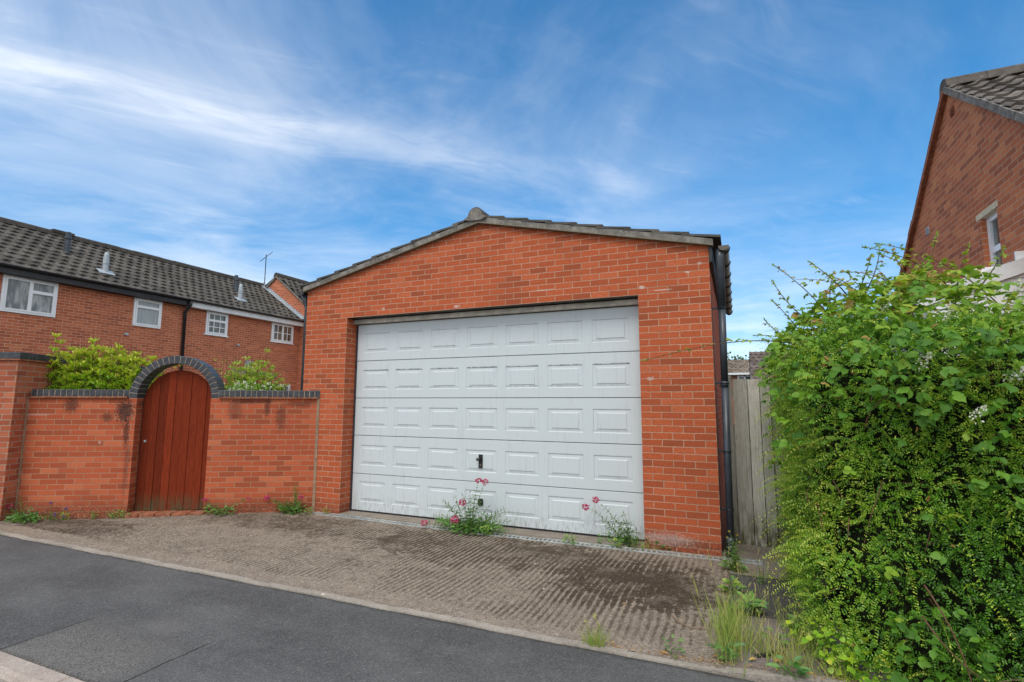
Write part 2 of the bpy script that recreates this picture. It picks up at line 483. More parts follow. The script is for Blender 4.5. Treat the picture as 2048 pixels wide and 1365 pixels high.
M['leaf_laurel'] = leaf_mat('leaf_laurel', [(0.0, (0.05, 0.16, 0.022)), (0.3, (0.16, 0.36, 0.03)), (0.6, (0.34, 0.56, 0.035)), (0.88, (0.58, 0.68, 0.045)), (1.0, (0.66, 0.60, 0.12))], 0.38, 0.3)
M['leaf_pale'] = leaf_mat('leaf_pale', [(0.0, (0.10, 0.26, 0.03)), (0.5, (0.28, 0.52, 0.05)), (1.0, (0.58, 0.62, 0.12))], 0.45, 0.3)
M['leaf_valerian'] = leaf_mat('leaf_valerian', [(0.0, (0.06, 0.16, 0.045)), (0.5, (0.16, 0.33, 0.085)), (0.85, (0.26, 0.45, 0.09)), (1.0, (0.42, 0.54, 0.09))], 0.45, 0.25)
M['grass'] = leaf_mat('grass', [(0.0, (0.15, 0.26, 0.04)), (0.5, (0.31, 0.42, 0.08)), (0.8, (0.52, 0.50, 0.16)), (1.0, (0.62, 0.48, 0.24))], 0.5, 0.3, 0.3)
M['dry_leaf'] = leaf_mat('dry_leaf', [(0.0, (0.30, 0.13, 0.05)), (0.5, (0.48, 0.26, 0.10)), (1.0, (0.58, 0.42, 0.12))], 0.7, 0.15, 0.2)
M['leaf_far'] = leaf_mat('leaf_far', [(0.0, (0.05, 0.09, 0.04)), (1.0, (0.11, 0.18, 0.07))], 0.6, 0.2, 0.2)


def door_white():
    m, t, p = new_mat('door_white')
    pos = t.n('ShaderNodeNewGeometry').outputs[0]
    n1 = t.noise(t.vmul(pos, (26, 1, 1.6)), 1.6, 6, 0.7)
    n2 = t.noise(pos, 3.0, 5, 0.65)
    n3 = t.noise(pos, 55, 5, 0.7)
    col = t.mix(t.m('MULTIPLY', t.step(n1, 0.50, 0.8), t.m('MULTIPLY', t.step(n2, 0.35, 0.65), 0.55)), (0.575, 0.635, 0.655), (0.33, 0.35, 0.34))
    sp = t.n('ShaderNodeSeparateXYZ', {0: pos})
    lowm = t.m('MULTIPLY', t.m('SUBTRACT', 1.0, t.step(sp.outputs[2], -0.06, 0.32)), t.step(t.noise(t.vmul(pos, (40, 1, 6)), 2.0, 5, 0.7), 0.45, 0.7))
    col = t.mix(t.m('MULTIPLY', lowm, 0.85), col, (0.22, 0.22, 0.19))
    col = t.mix(t.m('MULTIPLY', t.step(n3, 0.66, 0.8), 0.25), col, (0.35, 0.36, 0.33))
    # lichen and grime gathered along the lips of the pressed panels
    px_ = t.m('FRACT', t.m('DIVIDE', t.m('SUBTRACT', sp.outputs[0], 0.948), 0.5835))
    inpan = t.m('SUBTRACT', 1.0, t.step(px_, 0.77, 0.80))
    nx_ = t.noise(t.vmul(pos, (9, 1, 20)), 1.5, 6, 0.75)
    for zl, k in ((2.555, .12), (2.000, .95), (1.453, .25), (0.903, .2), (0.383, .25), (2.295, .2), (1.74, .6), (1.194, .3), (0.645, .3), (0.124, .3)):
        dz_ = t.m('DIVIDE', t.m('SUBTRACT', sp.outputs[2], zl), 0.0075)
        g_ = t.m('EXPONENT', t.m('MULTIPLY', t.m('MULTIPLY', dz_, dz_), -1.0))
        g_ = t.m('MULTIPLY', t.m('MULTIPLY', g_, inpan), t.m('MULTIPLY', t.step(nx_, 0.36, 0.62), k))
        col = t.mix(g_, col, (0.10, 0.11, 0.10))
    t.set(p.inputs['Base Color'], col)
    t.set(p.inputs['Roughness'], 0.42)
    # wood-grain emboss
    gr = t.noise(t.vmul(pos, (6, 1, 90)), 1.2, 4, 0.6)
    bp = t.n('ShaderNodeBump', {'Height': gr, 'Strength': 0.25, 'Distance': 0.001})
    t.set(p.inputs['Normal'], bp.outputs[0])
    return m


def groove_dirt():
    """dark lichen line gathering under the top lip of each door panel"""
    m, t, p = new_mat('groove_dirt')
    pos = t.n('ShaderNodeNewGeometry').outputs[0]
    n1 = t.noise(t.vmul(pos, (9, 1, 9)), 2.0, 6, 0.7)
    col = t.mix(t.step(n1, 0.42, 0.62), (0.62, 0.67, 0.68), (0.16, 0.17, 0.15))
    t.set(p.inputs['Base Color'], col)
    t.set(p.inputs['Roughness'], 0.7)
    return m


def wood_mat(name, c1, c2, knots, axis_scale=(7, 7, 0.6), green=None, rough=0.75, zgreen=0.35, spec=0.2):
    m, t, p = new_mat(name)
    pos = t.n('ShaderNodeNewGeometry').outputs[0]
    at = t.n('ShaderNodeAttribute', attribute_name='tint')
    off = t.n('ShaderNodeCombineXYZ', {0: t.m('MULTIPLY', at.outputs['Fac'], 7.0), 1: 0.0, 2: t.m('MULTIPLY', at.outputs['Fac'], 13.0)}).outputs[0]
    vec = t.n('ShaderNodeVectorMath', {0: pos, 1: off}, operation='ADD').outputs[0]
    g = t.noise(t.vmul(vec, axis_scale), 9, 6, 0.68, 1.2)
    col = t.mix(t.step(g, 0.3, 0.7), c1, c2)
    sh = t.m('ADD', 0.66, t.m('MULTIPLY', at.outputs['Fac'], 0.6))
    col = t.mix(1.0, col, t.n('ShaderNodeCombineXYZ', {0: sh, 1: sh, 2: sh}).outputs[0], 'MULTIPLY')
    vo = t.n('ShaderNodeTexVoronoi', {'Vector': t.vmul(vec, (1, 1, 0.75)), 'Scale': 6.0}).outputs[0]
    kn = t.m('SUBTRACT', 1.0, t.step(vo, 0.03, 0.09))
    col = t.mix(t.m('MULTIPLY', kn, knots), col, tuple(x * 0.22 for x in c1))
    sp = t.n('ShaderNodeSeparateXYZ', {0: pos})
    if green:
        gm = t.m('MULTIPLY', t.m('SUBTRACT', 1.0, t.step(sp.outputs[2], 0.0, zgreen)), t.step(t.noise(t.vmul(pos, (12, 12, 3)), 1.5, 5, 0.7), 0.3, 0.62))
        col = t.mix(gm, col, green)
    t.set(p.inputs['Base Color'], col)
    t.set(p.inputs['Roughness'], rough)
    t.set(p.inputs['Specular IOR Level'], spec)
    bp = t.n('ShaderNodeBump', {'Height': g, 'Strength': 0.5, 'Distance': 0.002})
    t.set(p.inputs['Normal'], bp.outputs[0])
    return m


M['door_white'] = door_white()
M['groove_dirt'] = groove_dirt()
M['gate_wood'] = wood_mat('gate_wood', (0.135, 0.018, 0.006), (0.225, 0.034, 0.010), 0.7, green=(0.085, 0.07, 0.035), rough=0.7, zgreen=0.26, spec=0.12)
M['fence_wood'] = wood_mat('fence_wood', (0.33, 0.31, 0.26), (0.54, 0.53, 0.48), 0.85, green=(0.085, 0.085, 0.032), zgreen=0.55)
M['plank_old'] = wood_mat('plank_old', (0.22, 0.19, 0.13), (0.36, 0.32, 0.24), 0.4)


def concrete_mat():
    m, t, p = new_mat('ribbed_concrete')
    pos = t.n('ShaderNodeNewGeometry').outputs[0]
    sp = t.n('ShaderNodeSeparateXYZ', {0: pos})
    at = t.n('ShaderNodeAttribute', attribute_name='groove')
    gr = at.outputs['Fac']
    big = t.noise(pos, 1.1, 6, 0.65)
    mid = t.noise(pos, 7, 6, 0.7)
    fine = t.noise(pos, 75, 4, 0.7)
    vo = t.n('ShaderNodeTexVoronoi', {'Vector': pos, 'Scale': 85.0})
    col = t.mix(t.step(mid, 0.3, 0.7), (0.170, 0.134, 0.102), (0.285, 0.232, 0.180))
    stone = t.ramp(vo.outputs[1], [(0.0, (0.12, 0.10, 0.085)), (0.45, (0.27, 0.23, 0.19)), (0.8, (0.42, 0.36, 0.30)), (1.0, (0.62, 0.56, 0.49))])
    col = t.mix(0.45, col, stone)

    def blob(x, y, rx, ry, jit=1.0):
        a = t.m('DIVIDE', t.m('SUBTRACT', sp.outputs[0], x), rx)
        b = t.m('DIVIDE', t.m('SUBTRACT', sp.outputs[1], y), ry)
        d = t.m('SQRT', t.m('ADD', t.m('MULTIPLY', a, a), t.m('MULTIPLY', b, b)))
        d = t.m('ADD', d, t.m('MULTIPLY', t.m('SUBTRACT', mid, 0.5), jit))
        return t.m('SUBTRACT', 1.0, t.step(d, 0.45, 1.15))
    ms = t.m('MAXIMUM', blob(5.15, -1.15, 0.85, 0.85, 1.6), t.m('MULTIPLY', blob(3.6, -0.75, 2.3, 0.75, 1.8), 0.75))
    ms = t.m('MAXIMUM', ms, t.m('MULTIPLY', blob(0.5, -0.7, 2.6, 0.55, 1.6), 0.55))
    ms = t.m('MAXIMUM', ms, t.m('MULTIPLY', blob(-1.8, -1.9, 1.5, 0.5, 1.6), 0.7))
    ms = t.m('MAXIMUM', ms, t.m('MULTIPLY', t.step(big, 0.48, 0.72), 0.5))
    gv_ = t.m('ADD', gr, t.m('MULTIPLY', t.m('SUBTRACT', t.noise(t.vmul(pos, (1, .45, 1)), 30, 5, 0.72), 0.5), 0.85))
    thr = t.m('ADD', 0.34, t.m('MULTIPLY', ms, 0.46))
    gap = t.m('SUBTRACT', 1.0, t.step(gv_, t.m('SUBTRACT', thr, 0.10), t.m('ADD', thr, 0.16)))
    worn = t.m('ADD', t.step(t.noise(pos, 4.2, 6, 0.72), 0.40, 0.58), t.m('MULTIPLY', ms, 0.5), clamp=True)
    mossy = t.m('MULTIPLY', gap, t.m('MULTIPLY', t.m('ADD', 0.68, t.m('MULTIPLY', ms, 0.32)), t.m('ADD', 0.38, t.m('MULTIPLY', worn, 0.62))))
    mossy = t.m('MULTIPLY', mossy, t.step(sp.outputs[1], -2.42, -2.22), clamp=True)
    mcol = t.mix(t.step(fine, 0.35, 0.7), (0.030, 0.020, 0.012), (0.085, 0.060, 0.040))
    col = t.mix(t.m('MULTIPLY', mossy, 0.95), col, mcol)
    spk = t.noise(pos, 48, 3, 0.75)
    col = t.mix(t.m('MULTIPLY', t.step(spk, 0.55, 0.68), 0.62), col, (0.070, 0.055, 0.042))
    col = t.mix(t.m('MULTIPLY', t.m('SUBTRACT', 1.0, t.step(spk, 0.30, 0.40)), 0.55), col, (0.50, 0.44, 0.37))
    t.set(p.inputs['Base Color'], col)
    t.set(p.inputs['Roughness'], 0.93)
    t.set(p.inputs['Specular IOR Level'], 0.2)
    h = t.m('ADD', fine, t.m('MULTIPLY', vo.outputs[0], -0.8))
    bp = t.n('ShaderNodeBump', {'Height': h, 'Strength': 0.8, 'Distance': 0.006})
    t.set(p.inputs['Normal'], bp.outputs[0])
    return m


def asphalt_mat(name, c0, c1, patch=True, cracks=True, purple=False):
    m, t, p = new_mat(name)
    pos = t.n('ShaderNodeNewGeometry').outputs[0]
    sp = t.n('ShaderNodeSeparateXYZ', {0: pos})
    big = t.noise(t.vmul(pos, (0.7, 1.3, 1)), 1.3, 5, 0.6)
    mid = t.noise(pos, 9, 5, 0.65)
    fine = t.noise(pos, 190, 3, 0.7)
    vo = t.n('ShaderNodeTexVoronoi', {'Vector': pos, 'Scale': 120.0})
    col = t.mix(t.step(big, 0.32, 0.70), c0, c1)
    col = t.mix(t.m('MULTIPLY', t.step(mid, 0.45, 0.75), 0.3), col, tuple(x * 1.35 for x in c1))
    st = t.ramp(vo.outputs[1], [(0.0, (0.03, 0.03, 0.03)), (0.6, (0.09, 0.09, 0.09)), (0.9, (0.19, 0.185, 0.18)), (1.0, (0.42, 0.41, 0.39))])
    col = t.mix(0.42, col, st)
    col = t.mix(t.m('MULTIPLY', t.step(t.noise(pos, 70, 3, 0.7), 0.56, 0.70), 0.35), col, (0.20, 0.195, 0.185))
    if patch:
        for y0_, sgn in ((-2.525, 1), (-4.07, -1)):
            d = t.m('ADD', t.m('MULTIPLY', t.m('SUBTRACT', y0_, sp.outputs[1]), float(sgn)), t.m('MULTIPLY', t.m('SUBTRACT', mid, .5), .06))
            col = t.mix(t.m('MULTIPLY', t.m('SUBTRACT', 1.0, t.step(d, .0, .05)), .75), col, (0.035, 0.030, 0.024))
        # worn strip where the stone shows, between two joints
        a = t.m('MULTIPLY', t.step(sp.outputs[0], 1.58, 1.70), t.m('SUBTRACT', 1.0, t.step(sp.outputs[0], 2.55, 2.85)))
        a = t.m('MULTIPLY', a, t.m('SUBTRACT', 1.0, t.step(t.m('ADD', sp.outputs[1], t.m('MULTIPLY', big, 1.2)), -3.35, -2.75)))
        a = t.m('MULTIPLY', a, t.step(t.noise(pos, 120, 3, 0.8), 0.46, 0.58))
        col = t.mix(t.m('MULTIPLY', a, 0.7), col, (0.24, 0.225, 0.20))
        wv = t.m('MULTIPLY', t.m('SUBTRACT', t.noise(pos, 6, 3, 0.6), 0.5), 0.05)
        for cx, y1 in ((1.63, -3.55), (2.78, -3.45)):
            d = t.m('ABSOLUTE', t.m('SUBTRACT', t.m('ADD', sp.outputs[0], wv), cx))
            k = t.m('MULTIPLY', t.m('SUBTRACT', 1.0, t.step(d, 0.002, 0.009)), t.m('SUBTRACT', 1.0, t.step(sp.outputs[1], y1 - .1, y1 + .1)))
            col = t.mix(k, col, (0.012, 0.012, 0.012))
        for (cx, cy, rr) in ((2.25, -3.40, .30),):
            aa = t.m('DIVIDE', t.m('SUBTRACT', sp.outputs[0], cx), rr)
            bb = t.m('DIVIDE', t.m('SUBTRACT', sp.outputs[1], cy), rr * .5)
            dd = t.m('ADD', t.m('SQRT', t.m('ADD', t.m('MULTIPLY', aa, aa), t.m('MULTIPLY', bb, bb))), t.m('MULTIPLY', t.m('SUBTRACT', mid, .5), 1.4))
            col = t.mix(t.m('MULTIPLY', t.m('SUBTRACT', 1.0, t.step(dd, .3, 1.0)), .35), col, (0.17, 0.165, 0.155))
    t.set(p.inputs['Base Color'], col)
    t.set(p.inputs['Roughness'], 0.85)
    t.set(p.inputs['Specular IOR Level'], 0.3)
    h = t.m('ADD', fine, t.m('MULTIPLY', vo.outputs[0], -1.0))
    bp = t.n('ShaderNodeBump', {'Height': h, 'Strength': 0.6, 'Distance': 0.003})
    t.set(p.inputs['Normal'], bp.outputs[0])
    return m


def smooth_concrete(name, c0, c1, dark=(0.09, 0.075, 0.06), amt=0.5):
    m, t, p = new_mat(name)
    pos = t.n('ShaderNodeNewGeometry').outputs[0]
    big = t.noise(pos, 3.5, 6, 0.65)
    mid = t.noise(pos, 24, 6, 0.7)
    vo = t.n('ShaderNodeTexVoronoi', {'Vector': pos, 'Scale': 110.0})
    col = t.mix(t.step(big, 0.3, 0.7), c0, c1)
    col = t.mix(t.m('MULTIPLY', t.step(mid, 0.5, 0.72), amt), col, dark)
    st = t.ramp(vo.outputs[1], [(0.0, tuple(x * .5 for x in c0)), (0.7, c1), (1.0, tuple(min(1, x * 1.7) for x in c1))])
    col = t.mix(0.3, col, st)
    t.set(p.inputs['Base Color'], col)
    t.set(p.inputs['Roughness'], 0.92)
    t.set(p.inputs['Specular IOR Level'], 0.2)
    bp = t.n('ShaderNodeBump', {'Height': t.m('ADD', mid, vo.outputs[0]), 'Strength': 0.6, 'Distance': 0.004})
    t.set(p.inputs['Normal'], bp.outputs[0])
    return m


def roof_mat(name, c0, c1, lichen, orange):
    m, t, p = new_mat(name)
    pos = t.n('ShaderNodeNewGeometry').outputs[0]
    at = t.n('ShaderNodeAttribute', attribute_name='tint')
    n1 = t.noise(pos, 9, 6, 0.7)
    n2 = t.noise(pos, 32, 5, 0.7)
    col = t.mix(t.step(n1, 0.3, 0.7), c0, c1)
    sh = t.m('ADD', 0.7, t.m('MULTIPLY', at.outputs['Fac'], 0.6))
    col = t.mix(1.0, col, t.n('ShaderNodeCombineXYZ', {0: sh, 1: sh, 2: sh}).outputs[0], 'MULTIPLY')
    col = t.mix(t.m('MULTIPLY', t.step(n2, 0.60, 0.70), lichen), col, (0.38, 0.38, 0.34))
    col = t.mix(t.m('MULTIPLY', t.step(t.noise(pos, 5, 6, 0.7), 0.55, 0.72), orange), col, (0.16, 0.105, 0.04))
    t.set(p.inputs['Base Color'], col)
    t.set(p.inputs['Roughness'], 0.85)
    t.set(p.inputs['Specular IOR Level'], 0.25)
    bp = t.n('ShaderNodeBump', {'Height': n2, 'Strength': 0.6, 'Distance': 0.006})
    t.set(p.inputs['Normal'], bp.outputs[0])
    return m


def glass_mat(name, col, rough=0.04, curtain=None):
    m, t, p = new_mat(name)
    pos = t.n('ShaderNodeNewGeometry').outputs[0]
    n = t.noise(t.vmul(pos, (1, 5, 1.2)), 2.0, 4, 0.6)
    c = t.mix(t.step(n, 0.35, 0.7), col, curtain or tuple(x * 1.5 for x in col))
    t.set(p.inputs['Base Color'], c)
    t.set(p.inputs['Roughness'], rough)
    t.set(p.inputs['Specular IOR Level'], 0.6)
    return m


M['ribbed'] = concrete_mat()
M['pavement'] = asphalt_mat('pavement', (0.064, 0.066, 0.068), (0.132, 0.133, 0.133))
M['road'] = asphalt_mat('road', (0.07, 0.075, 0.075), (0.11, 0.115, 0.11), patch=False)
M['tarmac_patch'] = asphalt_mat('tarmac_patch', (0.052, 0.050, 0.052), (0.085, 0.080, 0.080), patch=False)
M['edge_concrete'] = smooth_concrete('edge_concrete', (0.25, 0.22, 0.19), (0.40, 0.36, 0.31), amt=0.45)
M['kerb'] = smooth_concrete('kerb', (0.34, 0.28, 0.245), (0.46, 0.40, 0.35), amt=0.25)
M['strip_concrete'] = smooth_concrete('strip_concrete', (0.20, 0.17, 0.14), (0.30, 0.26, 0.22), amt=0.35)
M['strip_purple'] = smooth_concrete('strip_purple', (0.17, 0.14, 0.135), (0.26, 0.22, 0.21), amt=0.45)
M['earth'] = simple_mat('earth', (0.075, 0.065, 0.045), 0.95, 0.4, 4, 0.1, 0.02, 20, (0.05, 0.07, 0.025), 0.6)
M['roof_terrace'] = roof_mat('roof_terrace', (0.066, 0.060, 0.053), (0.115, 0.104, 0.090), 0.40, 0.25)
M['roof_house'] = roof_mat('roof_house', (0.095, 0.085, 0.078), (0.19, 0.165, 0.145), 0.45, 0.35)
M['roof_far'] = roof_mat('roof_far', (0.15, 0.115, 0.09), (0.21, 0.165, 0.13), 0.15, 0.15)
M['roof_far_dark'] = roof_mat('roof_far_dark', (0.11, 0.085, 0.08), (0.15, 0.12, 0.11), 0.15, 0.1)
M['glass_grey'] = glass_mat('glass_grey', (0.10, 0.12, 0.13), curtain=(0.40, 0.42, 0.40))
M['glass_frost'] = glass_mat('glass_frost', (0.27, 0.31, 0.32), 0.18, (0.34, 0.38, 0.39))
M['glass_dark'] = glass_mat('glass_dark', (0.05, 0.075, 0.075), curtain=(0.17, 0.20, 0.19))
M['glass_room'] = glass_mat('glass_room', (0.06, 0.05, 0.045), curtain=(0.22, 0.16, 0.12))

# ------------------------------------------------------------------ noise for geometry
class SN:
    """smooth pseudo-random field: a sum of sines"""
    def __init__(s, seed, freq, n=10):
        r = np.random.default_rng(seed)
        s.k = r.normal(size=(n, 3)) * freq
        s.p = r.uniform(0, 6.28, n)
        s.n = n

    def __call__(s, P):
        return np.sin(np.asarray(P) @ s.k.T + s.p).sum(-1) / math.sqrt(s.n)


# ------------------------------------------------------------------ ground, road, pavement, drive
def sheet(name, poly, z, mat, label=None):
    mb = MB()
    mb.poly([(x, y, z) for x, y in poly])
    o = mb.build(name, mat)
    return tag(o, kind='structure')


sheet('ground', [(-400, -400), (400, -400), (400, 400), (-400, 400)], -0.22, M['earth'])
sheet('road', [(-60, -14), (60, -14), (60, -4.19), (-60, -4.19)], -0.14, M['road'])
sheet('pavement', [(-60, -4.07), (60, -4.07), (60, -2.525), (-60, -2.525)], G - 0.004, M['pavement'])
# kerb: stones with a rounded front arris
kb = MB()
x = -14.0
while x < 14:
    L = 0.914
    kb.prism([(-4.205, -0.30), (-4.205, -0.095), (-4.19, -0.072), (-4.165, G), (-4.07, G), (-4.07, -0.30)], (x, 0, 0), (0, 1, 0), (0, 0, 1), (1, 0, 0), 0.0, L - 0.006)
    x += L
tag(kb.build('kerb', M['kerb']), kind='structure')
# concrete edging strip of the drive, slightly crooked
eb = MB()
xs = np.linspace(-3.6, 5.35, 60)
for a, b in zip(xs[:-1], xs[1:]):
    f = lambda x: 0.006 * math.sin(x * 5.1) + 0.004 * math.sin(x * 13.7 + 1)
    za, zb = G + 0.006 + f(a) * .5, G + 0.006 + f(b) * .5
    eb.grid8([(a, -2.53 + f(a), -0.3), (b, -2.53 + f(b), -0.3), (b, -2.455 + f(b + 2), -0.3), (a, -2.455 + f(a + 2), -0.3),
              (a, -2.53 + f(a), za), (b, -2.53 + f(b), zb), (b, -2.455 + f(b + 2), zb), (a, -2.455 + f(a + 2), za)])
tag(eb.build('drive_edging', M['edge_concrete']), kind='structure')
# the ribbed concrete drive is a real relief
nx, ny = 760, 210
X, Y = np.meshgrid(np.linspace(-3.7, 5.93, nx), np.linspace(-2.46, 0.23, ny))
P3 = np.stack([X, Y, 0 * X], -1).reshape(-1, 3)
wx = SN(3, 1.3)(P3).reshape(X.shape) * 0.030 + SN(4, 5.0)(P3).reshape(X.shape) * 0.011
ph = (X + wx) / 0.058
lum = SN(6, 38)(P3).reshape(X.shape) * 0.5 + SN(7, 75)(P3).reshape(X.shape) * 0.5
amp = np.clip(0.62 + 0.40 * SN(5, 2.2)(P3).reshape(X.shape) + .34 * SN(8, 6)(P3).reshape(X.shape), .12, 1.1)
amp *= np.clip((X + 2.2) / 1.6, .45, 1)
gro = 0.5 + 0.5 * np.cos(2 * np.pi * ph)
gro = np.clip(.5 + (gro - .5) * amp + lum * 0.12 + rng.normal(size=X.shape) * 0.07, 0, 1)
flat = np.clip((Y + 2.32 + .05 * SN(9, 3)(P3).reshape(X.shape)) / 0.12, 0, 1) * np.clip((0.02 - Y) / 0.08, 0, 1)
Z = G + 0.004 + (gro - 0.5) * 0.012 * flat + rng.normal(size=X.shape) * 0.0010
Z -= 0.06 * np.clip((-0.9 - X) / 1.8, 0, 1) * np.clip((Y + 2.3) / 0.9, 0, 1)
idx = np.arange(nx * ny).reshape(ny, nx)
F4 = np.stack([idx[:-1, :-1], idx[:-1, 1:], idx[1:, 1:], idx[1:, :-1]], -1).reshape(-1, 4)
# keep only what lies in front of the garden wall
tl = (X - 0.35) * N_.x + Y * N_.y
keep = ((tl.ravel()[F4].max(1) > -0.05) | (X.ravel()[F4].min(1) > 0.33)) & (X.ravel()[F4].min(1) > -3.7 + 0.0)
F4 = F4[keep]
me = bpy.data.meshes.new('drive')
me.from_pydata(np.stack([X, Y, Z], -1).reshape(-1, 3).tolist(), [], F4.tolist())
a = me.attributes.new('groove', 'FLOAT', 'POINT')
a.data.foreach_set('value', (gro * flat + (1 - flat) * 0.9).ravel().astype(np.float32))
me.materials.append(M['ribbed'])
me.polygons.foreach_set('use_smooth', [True] * len(me.polygons))
dr = bpy.data.objects.new('drive', me)
COL.objects.link(dr)
tag(dr, kind='structure')
# side passage beside the drive
sheet('passage_slab', [(5.93, -0.54), (6.95, -0.54), (6.95, 1.2), (5.93, 1.2)], G + 0.003, M['strip_concrete'])
sheet('tarmac_patch', [(5.93, -1.55), (6.62, -1.46), (6.75, -0.54), (5.93, -0.54)], G - 0.001, M['tarmac_patch'])
sheet('verge_slab', [(5.93, -2.46), (6.9, -2.30), (6.9, -1.44), (5.93, -1.55)], G - 0.001, M['strip_purple'])
vb = MB()
pts = [(5.35, -2.53), (5.9, -2.50), (6.5, -2.37), (7.2, -2.28), (8.5, -2.2), (12, -2.2)]
for (a, b), (c, d) in zip(pts[:-1], pts[1:]):
    vb.grid8([(a, b, -.3), (c, d, -.3), (c, d + .07, -.3), (a, b + .07, -.3), (a, b, G + .004), (c, d, G + .004), (c, d + .07, G + .002), (a, b + .07, G + .002)])
tag(vb.build('verge_edging', M['edge_concrete']), kind='structure')
sheet('bare_earth', [(6.5, -2.25), (14, -2.2), (14, 3), (6.9, 3)], G - 0.006, M['soil'])
# filler so that the step between the drive edge and pavement shows no gap, and the garden behind the wall
sheet('garden_ground', [(-30, -1.2), (-3.4, -1.2), (-0.2, 0.6), (-0.2, 30), (-30, 30)], -0.10, M['earth'])

# ------------------------------------------------------------------ garage
gar = thing('garage', (2.93, 0, G), 'red brick double garage with white panelled door and shallow gabled roof', 'garage')
DEP = 5.2
zL, zA, zR = 3.244, 3.924, 3.268
OL, OR_, OT = 0.795, 5.065, 2.772     # door opening
RV = 0.225                            # depth of the reveal
mb = MB()
front = lambda pts, y=0.0: mb.poly([(p[0], y, p[1]) for p in pts])
B = -0.25
front([(0, B), (OL, B), (OL, OT), (0, OT)])
front([(OR_, B), (5.85, B), (5.85, OT), (OR_, OT)])
front([(0, OT), (OL, OT), (OR_, OT), (5.85, OT), (5.85, zR), (2.995, zA), (0, zL)])
# reveals and soffit
mb.poly([(OL, 0, B), (OL, 0.5, B), (OL, 0.5, OT), (OL, 0, OT)])
mb.poly([(OR_, 0.5, B), (OR_, 0, B), (OR_, 0, OT), (OR_, 0.5, OT)])
mb.poly([(OL, 0, OT), (OL, 0.35, OT), (OR_, 0.35, OT), (OR_, 0, OT)])
mb.poly([(5.85, 0, B), (5.85, DEP, B), (5.85, DEP, zR), (5.85, 0, zR)])
mb.poly([(0, DEP, B), (0, 0, B), (0, 0, zL), (0, DEP, zL)])
mb.poly([(5.85, DEP, B), (0, DEP, B), (0, DEP, zL), (2.995, DEP, zA), (5.85, DEP, zR)])
mb.build('wall', M['brick_garage'], gar)
lt = MB()
lt.box(OL - .1, OR_ + .1, 0.012, 0.20, OT - 0.004, OT + 0.06)
lt.build('lintel', M['dark_metal'], gar)
# verge mortar bed under the tile edges
for name, (xa, za), (xb, zb) in (('verge', (-0.045, zL - .01), (2.995, zA)), ('verge', (2.995, zA), (5.90, zR - .005))):
    vb = MB()
    n_ = 9
    for k in range(n_):
        x0, x1 = xa + (xb - xa) * k / n_, xa + (xb - xa) * (k + 1) / n_
        z0, z1 = za + (zb - za) * k / n_, za + (zb - za) * (k + 1) / n_
        th = 0.070 + random.uniform(-.007, .007)
        g = 0.003
        vb.grid8([(x0 + g, -0.050 - random.uniform(0, .006), z0), (x1, -0.050, z1), (x1, 0.06, z1), (x0 + g, 0.06, z0),
                  (x0 + g, -0.050 - random.uniform(0, .006), z0 + th), (x1, -0.050, z1 + th), (x1, 0.06, z1 + th), (x0 + g, 0.06, z0 + th)])
    vb.build(name, M['mortar'], gar)
for xa, za, xb, zb in ((-0.045, zL - .01, 2.995, zA), (2.995, zA, 5.90, zR - .005)):
    uc = MB()
    uc.grid8([(xa, -.062, za - .012), (xb, -.062, zb - .012), (xb, .03, zb - .012), (xa, .03, za - .012),
              (xa, -.062, za), (xb, -.062, zb), (xb, .03, zb), (xa, .03, za)])
    uc.build('undercloak', M['plank_old'], gar)


def stepped_slope(xe, ze, xr, zr, y0, y1, n, th=0.026, lift=0.030):
    """courses of flat interlocking tiles from eave (xe) to ridge (xr)"""
    mb = MB()
    dx, dz = (xr - xe) / n, (zr - ze) / n
    for k in range(n):
        nt = int((y1 - y0) / 0.33)
        for j in range(nt):
            ya, yb = y0 + (y1 - y0) * j / nt, y0 + (y1 - y0) * (j + 1) / nt
            e = random.uniform(-.004, .004)
            x0, x1 = xe + dx * k - dx * .05 + e, xe + dx * (k + 1) + dx * .2
            z0, z1 = ze + dz * k + lift, ze + dz * (k + 1) + dz * .2 + 0.004
            c = [(x0, ya + .002, z0 - th), (x1, ya + .002, z1 - th), (x1, yb - .002, z1 - th), (x0, yb - .002, z0 - th),
                 (x0, ya + .002, z0), (x1, ya + .002, z1), (x1, yb - .002, z1), (x0, yb - .002, z0)]
            if dx < 0:
                c = [c[i] for i in (3, 2, 1, 0, 7, 6, 5, 4)]
            mb.grid8(c)
    return mb


stepped_slope(-0.10, zL - .022 + 0.085, 2.96, zA + 0.075, -0.058, DEP + .05, 9).build('roof_slope', M['tile_dark'], gar)
stepped_slope(5.965, zR - .02 + 0.085, 3.03, zA + 0.075, -0.058, DEP + .05, 9).build('roof_slope', M['tile_dark'], gar)
rb = MB()
arc = [(0.112 * math.cos(a), 0.112 * math.sin(a) * 1.0) for a in np.linspace(0, math.pi, 13)] + [(-.112, -.06), (.112, -.06)]
yy = -0.06
while yy < DEP:
    rb.prism(arc, (2.955, yy, zA + 0.098), (1, 0, 0), (0, 0, 1), (0, 1, 0), 0, 0.44)
    yy += 0.45
rb.build('ridge_tile', M['tile_dark'], gar)
rb = MB()
rb.prism([(p[0] * .86, p[1] * .86) for p in arc[:13]] + [(-.17, -.05), (-.05, -.075), (.1, -.075), (.17, -.045)], (2.955, -.066, zA + 0.098), (1, 0, 0), (0, 0, 1), (0, 1, 0), -.012, .02)
rb.build('ridge_mortar', M['mortar'], gar)
